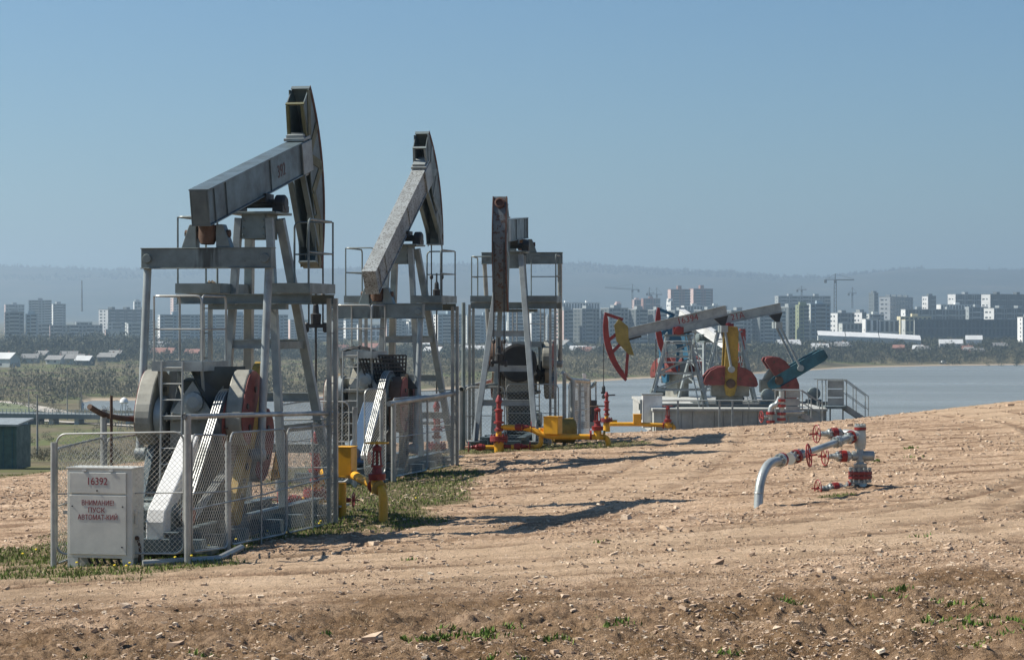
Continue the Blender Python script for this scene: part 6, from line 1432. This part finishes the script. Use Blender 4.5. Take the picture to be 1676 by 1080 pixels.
def crane(px, ytop, ybase, jl, jr, jy, D, label, tilt=0, w=1.6):
    s = 4000/D; X = (px-838)/s; z = lambda y: 3.3-(y-530)/s; root = empty('tower_crane', (X, D, z(ybase)), 0, label, 'tower crane', 'tower cranes over the town')
    H = z(ytop)-z(ybase); J = z(jy)-z(ybase); m = MB()
    for a in (-w/2, w/2):
        for b in (-w/2, w/2): m.bar((a, b, 0), (a*0.8, b*0.8, J), 0.45, 0.45, (0, 1, 0))
    k = 0; zz = 0
    while zz < J-3: m.bar((-w/2 if k % 2 else w/2, -w/2, zz), (w/2 if k % 2 else -w/2, -w/2, zz+3), 0.3, 0.3, (0, 1, 0)); zz += 3; k += 1
    m.bar((0, 0, J), (0, 0, H), 0.7, 0.7, (0, 1, 0)); m.build('mast', M['crane'], root)
    m = MB(); a = (jl-px)/s; b = (jr-px)/s
    for dz, wd in ((0, 0.5), (1.3, 0.35)): m.bar((a, 0, J+dz+tilt), (0, 0, J+dz), wd, wd); 
    m.bar((0, 0, J), (b, 0, J), 0.9, 0.9); m.bar((0, 0, H), (a*0.7, 0, J+1.4+tilt*0.7), 0.2, 0.2); m.bar((0, 0, H), (b, 0, J+0.5), 0.2, 0.2); m.build('jib', M['crane'], root)
    m = MB(); q = b if abs(b) < abs(a) else a; m.bx(q-1.2, q+1.2, -1, 1, J-3, J); m.build('counterweight', M['crane'], root)
    m = MB(); m.bx(-1.2, 1.2, -1.4, 1.0, J-3.2, J-0.6); m.build('cab', M['crane'], root)
crane(1367, 448, 548, 1351, 1398, 458, 2300, 'largest tower crane, dark, against the ridge right of centre', w=2.4)
crane(1035, 465, 510, 990, 1045, 474, 3000, 'tower crane with long jib to the left above the stepped blocks', tilt=2)
crane(1063, 470, 500, 1059, 1070, 480, 3200, 'thin left one of two small cranes beside the brick towers')
crane(1075, 471, 500, 1066, 1084, 482, 3200, 'thin right one of two small cranes beside the brick towers')
crane(1312, 468, 495, 1305, 1320, 474, 3100, 'faint small crane over the wide hazy block')
crane(1395, 470, 505, 1389, 1402, 480, 3100, 'faint small crane just right of the largest crane')
def mast():
    D = 3200; s = 4000/D; X = (134-838)/s; b = 3.3-(510-530)/s; root = empty('radio_mast', (X, D, b), 0, 'thin radio mast standing against the ridge at left', 'radio mast')
    m = MB(); H = (510-459)/s
    m.tube([(0, 0, 0), (0, 0, H)], [1.5, 0.8], 5); m.build('lattice', M['crane'], root)
    for k in range(4): q = MB(); q.bx(-1.1, 1.1, -1.1, 1.1, H*(0.25+k*0.22), H*(0.25+k*0.22)+0.4); q.build('gallery', M['crane'], root)
mast()
# ------------------------------------------------------------------ left middle distance: road, causeway bridge, poles, hut
def strip_on_valley(name, pts, w, mat, lift=0.25, kind=True):
    V = []; F = []; P = [Vector((x, y, 0)) for x, y in pts]
    D_ = []
    for i in range(len(P)-1):
        n = max(2, int((P[i+1]-P[i]).length/6))
        for k in range(n): D_.append(P[i].lerp(P[i+1], k/n))
    D_.append(P[-1])
    for i, p in enumerate(D_):
        t = (D_[min(i+1, len(D_)-1)]-D_[max(i-1, 0)]).normalized(); nrm = Vector((-t.y, t.x, 0))
        for s in (-1, 0, 1): q = p+nrm*s*w/2; V.append((q.x, q.y, float(valley_z(q.x, q.y))+lift))
    for i in range(len(D_)-1):
        for s in (0, 1): a = i*3+s; F.append((a, a+1, a+4, a+3))
    m = MB(); m.add(V, F); o = m.build(name, mat); tag(o, kind='structure'); return o
M['road'] = paint('dusty_road', (0.42, 0.38, 0.32), 0.95, 0, 0.2, (0.3, 0.26, 0.2), 0.1)
def pxd(px, D): return ((px-838)*D/4000, D)
strip_on_valley('road', [pxd(-60, 745), pxd(0, 740), pxd(45, 715), pxd(90, 660), pxd(150, 615), pxd(225, 590), pxd(330, 570)], 7, M['road'])
strip_on_valley('path', [pxd(-60, 600), pxd(40, 590), pxd(110, 560), pxd(240, 520)], 4, M['road'])
m = MB(); gp = [pxd(-60, 720), pxd(0, 715), pxd(40, 690), pxd(60, 650), pxd(40, 610), pxd(-60, 612)]
V = [(x, y, float(valley_z(x, y))+0.9) for x, y in gp]; m.add(V, [tuple(range(6))]); o = m.build('field', gm('young_field', (0.13, 0.15, 0.06))); tag(o, kind='structure')
def bridge():
    D = 545; z = lambda py: 3.3-(py-530)*D/4000; x0 = (-40-838)*D/4000; x1 = (330-838)*D/4000
    root = empty('causeway_bridge', ((x0+x1)/2, D, z(705)), 0, 'low concrete road bridge with railing crossing the valley at left', 'bridge'); cx = (x0+x1)/2; zb = z(705)
    T_ = lambda t: z(677)-zb-0.9*t
    m = MB(); m.prism([(x0-cx, z(676)-zb), (x1-cx, z(681)-zb), (x1-cx, z(688)-zb), (x0-cx, z(684)-zb)], 0, 9, 'xz'); m.build('deck', T['dark'], root)
    m = MB()
    for k in range(60): t = k/59; x = x0+(x1-x0)*t-cx; zt = z(676+5*t)-zb; m.bar((x, 0.2, zt), (x, 0.2, zt+1.0), 0.12, 0.12, (0, 1, 0))
    for h in (0.5, 1.0): m.bar((x0-cx, 0.2, z(676)-zb+h), (x1-cx, 0.2, z(681)-zb+h), 0.09, 0.09)
    m.build('railing', T['pale'], root)
    for k in range(7): x = (40+k*42-838)*D/4000-cx; m = MB(); m.bx(x-0.5, x+0.5, 1.0, 8, -3, z(686)-zb); m.build('pier', T['pale'], root)
    m = MB(); m.bx(x0-cx, (62-838)*D/4000-cx, 1.5, 7.5, -3, z(685)-zb); m.build('embankment', T['dark'], root)
bridge()
M['pole'] = paint('pole_grey', (0.22, 0.22, 0.21), 0.7, 0, 0.1)
for i, (px, yt, D, lb) in enumerate([(61, 646, 320, 'tallest street pole in the valley at left, in front of the bridge'), (47, 636, 560, 'thin pole by the green field, left one'), (110, 634, 590, 'thin pole behind the bridge, right of the field'), (133, 640, 600, 'thin pole beside the bright river strip'), (30, 690, 420, 'short pole right of the green hut'), (181, 655, 560, 'thin pole left of the silver dome')]):
    X, Y = pxd(px, D); z0 = float(valley_z(X, Y)); zt = 3.3-(yt-530)*D/4000
    root = empty('street_pole', (X, Y, z0), 0, lb, 'pole', 'poles standing in the valley'); m = MB(); m.tube([(0, 0, -0.5), (0, 0, zt-z0)], [0.16, 0.09], 6); m.build('shaft', M['pole'], root)
    m = MB(); m.bar((0, 0, zt-z0-0.3), (1.2, 0, zt-z0), 0.08, 0.08); m.bar((1.2, 0, zt-z0), (1.7, 0, zt-z0), 0.25, 0.12); m.build('arm', M['pole'], root)
def dome():
    D = 470; X, Y = pxd(203, D); zt = 3.3-(650-530)*D/4000; z0 = float(valley_z(X, Y)); root = empty('water_tank', (X, Y, z0), 0, 'small silver domed tank on thin splayed legs left of the nearest pumpjack', 'tank')
    m = MB(); m.lathe((0, 0, zt-z0-1.1), (0, 0, 1), [(-0.1, 0.7), (0.1, 0.85), (0.6, 0.75), (0.95, 0.4), (1.1, 0.05)], 14); m.build('tank_dome', T['white'], root, smooth=True)
    for k in range(4): an = k*math.pi/2+0.6; m = MB(); m.bar((0.5*math.cos(an), 0.5*math.sin(an), zt-z0-1.1), (1.5*math.cos(an), 1.5*math.sin(an), -0.3), 0.09, 0.09, (0, 1, 0)); m.build('leg', M['silver'], root)
dome()
def hut():
    D = 135; p = at(8, 750, D); w = 4.6; root = empty('site_hut', (p.x-1.6, D, p.z), R(-6), 'dark green metal site hut with flat roof at the left picture edge', 'hut'); h = (750-697)*D/4000
    m = MB(); m.bx(-w/2, w/2, 0, 2.6, -0.6, h); m.build('wall', paint('hut_green', (0.045, 0.10, 0.09), 0.5, 0.1, 0.2), root)
    m = MB(); m.prism([(-0.2, h), (2.8, h+0.25), (2.8, h+0.35), (-0.2, h+0.1)], -w/2-0.1, w/2+0.12, 'yz'); m.build('roof', M['silver'], root)
    for k in range(9): m = MB(); x = -w/2+0.25+k*w/9; m.bx(x, x+0.05, -0.03, -0.002, -0.6, h); m.build('rib', M['teal'], root)
hut()
def boat():
    D = 1500; X, Y = pxd(1543, D); z0 = float(valley_z(X, Y)); root = empty('boat', (X, Y, max(z0, -22)+0.1), R(20), 'small white boat drawn up on the far bank at right', 'boat')
    m = MB(); m.add([(-3, 0, 1.1), (-2, -1, 1), (2.6, -0.9, 0.9), (2.6, 0.9, 0.9), (-2, 1, 1), (-2.2, 0, 0), (2.3, -0.5, 0), (2.3, 0.5, 0)], [(0, 1, 5), (1, 2, 6, 5), (2, 3, 7, 6), (3, 4, 5, 7), (4, 0, 5), (0, 4, 3, 2, 1), (5, 6, 7)]); m.build('hull', T['white'], root)
    m = MB(); m.bx(-0.8, 1.0, -0.6, 0.6, 1.0, 1.9); m.build('cabin', T['white'], root)
boat()
# ------------------------------------------------------------------ air
def haze():
    mb = MB(); mb.bx(-6500, 6500, -80, 12000, -75, 330)
    m, nt, b = newmat('haze_air'); nt.nodes.remove(b); v = nt.nodes.new("ShaderNodeVolumePrincipled"); v.inputs["Density"].default_value = HAZE_DENSITY; v.inputs["Color"].default_value = (0.61, 0.80, 0.95, 1); v.inputs["Anisotropy"].default_value = 0.4
    nt.links.new(v.outputs[0], nt.nodes["Material Output"].inputs["Volume"])
    o = mb.build('haze', m); tag(o, 'pale blue spring haze over the valley and town', 'haze', kind='stuff')
haze()
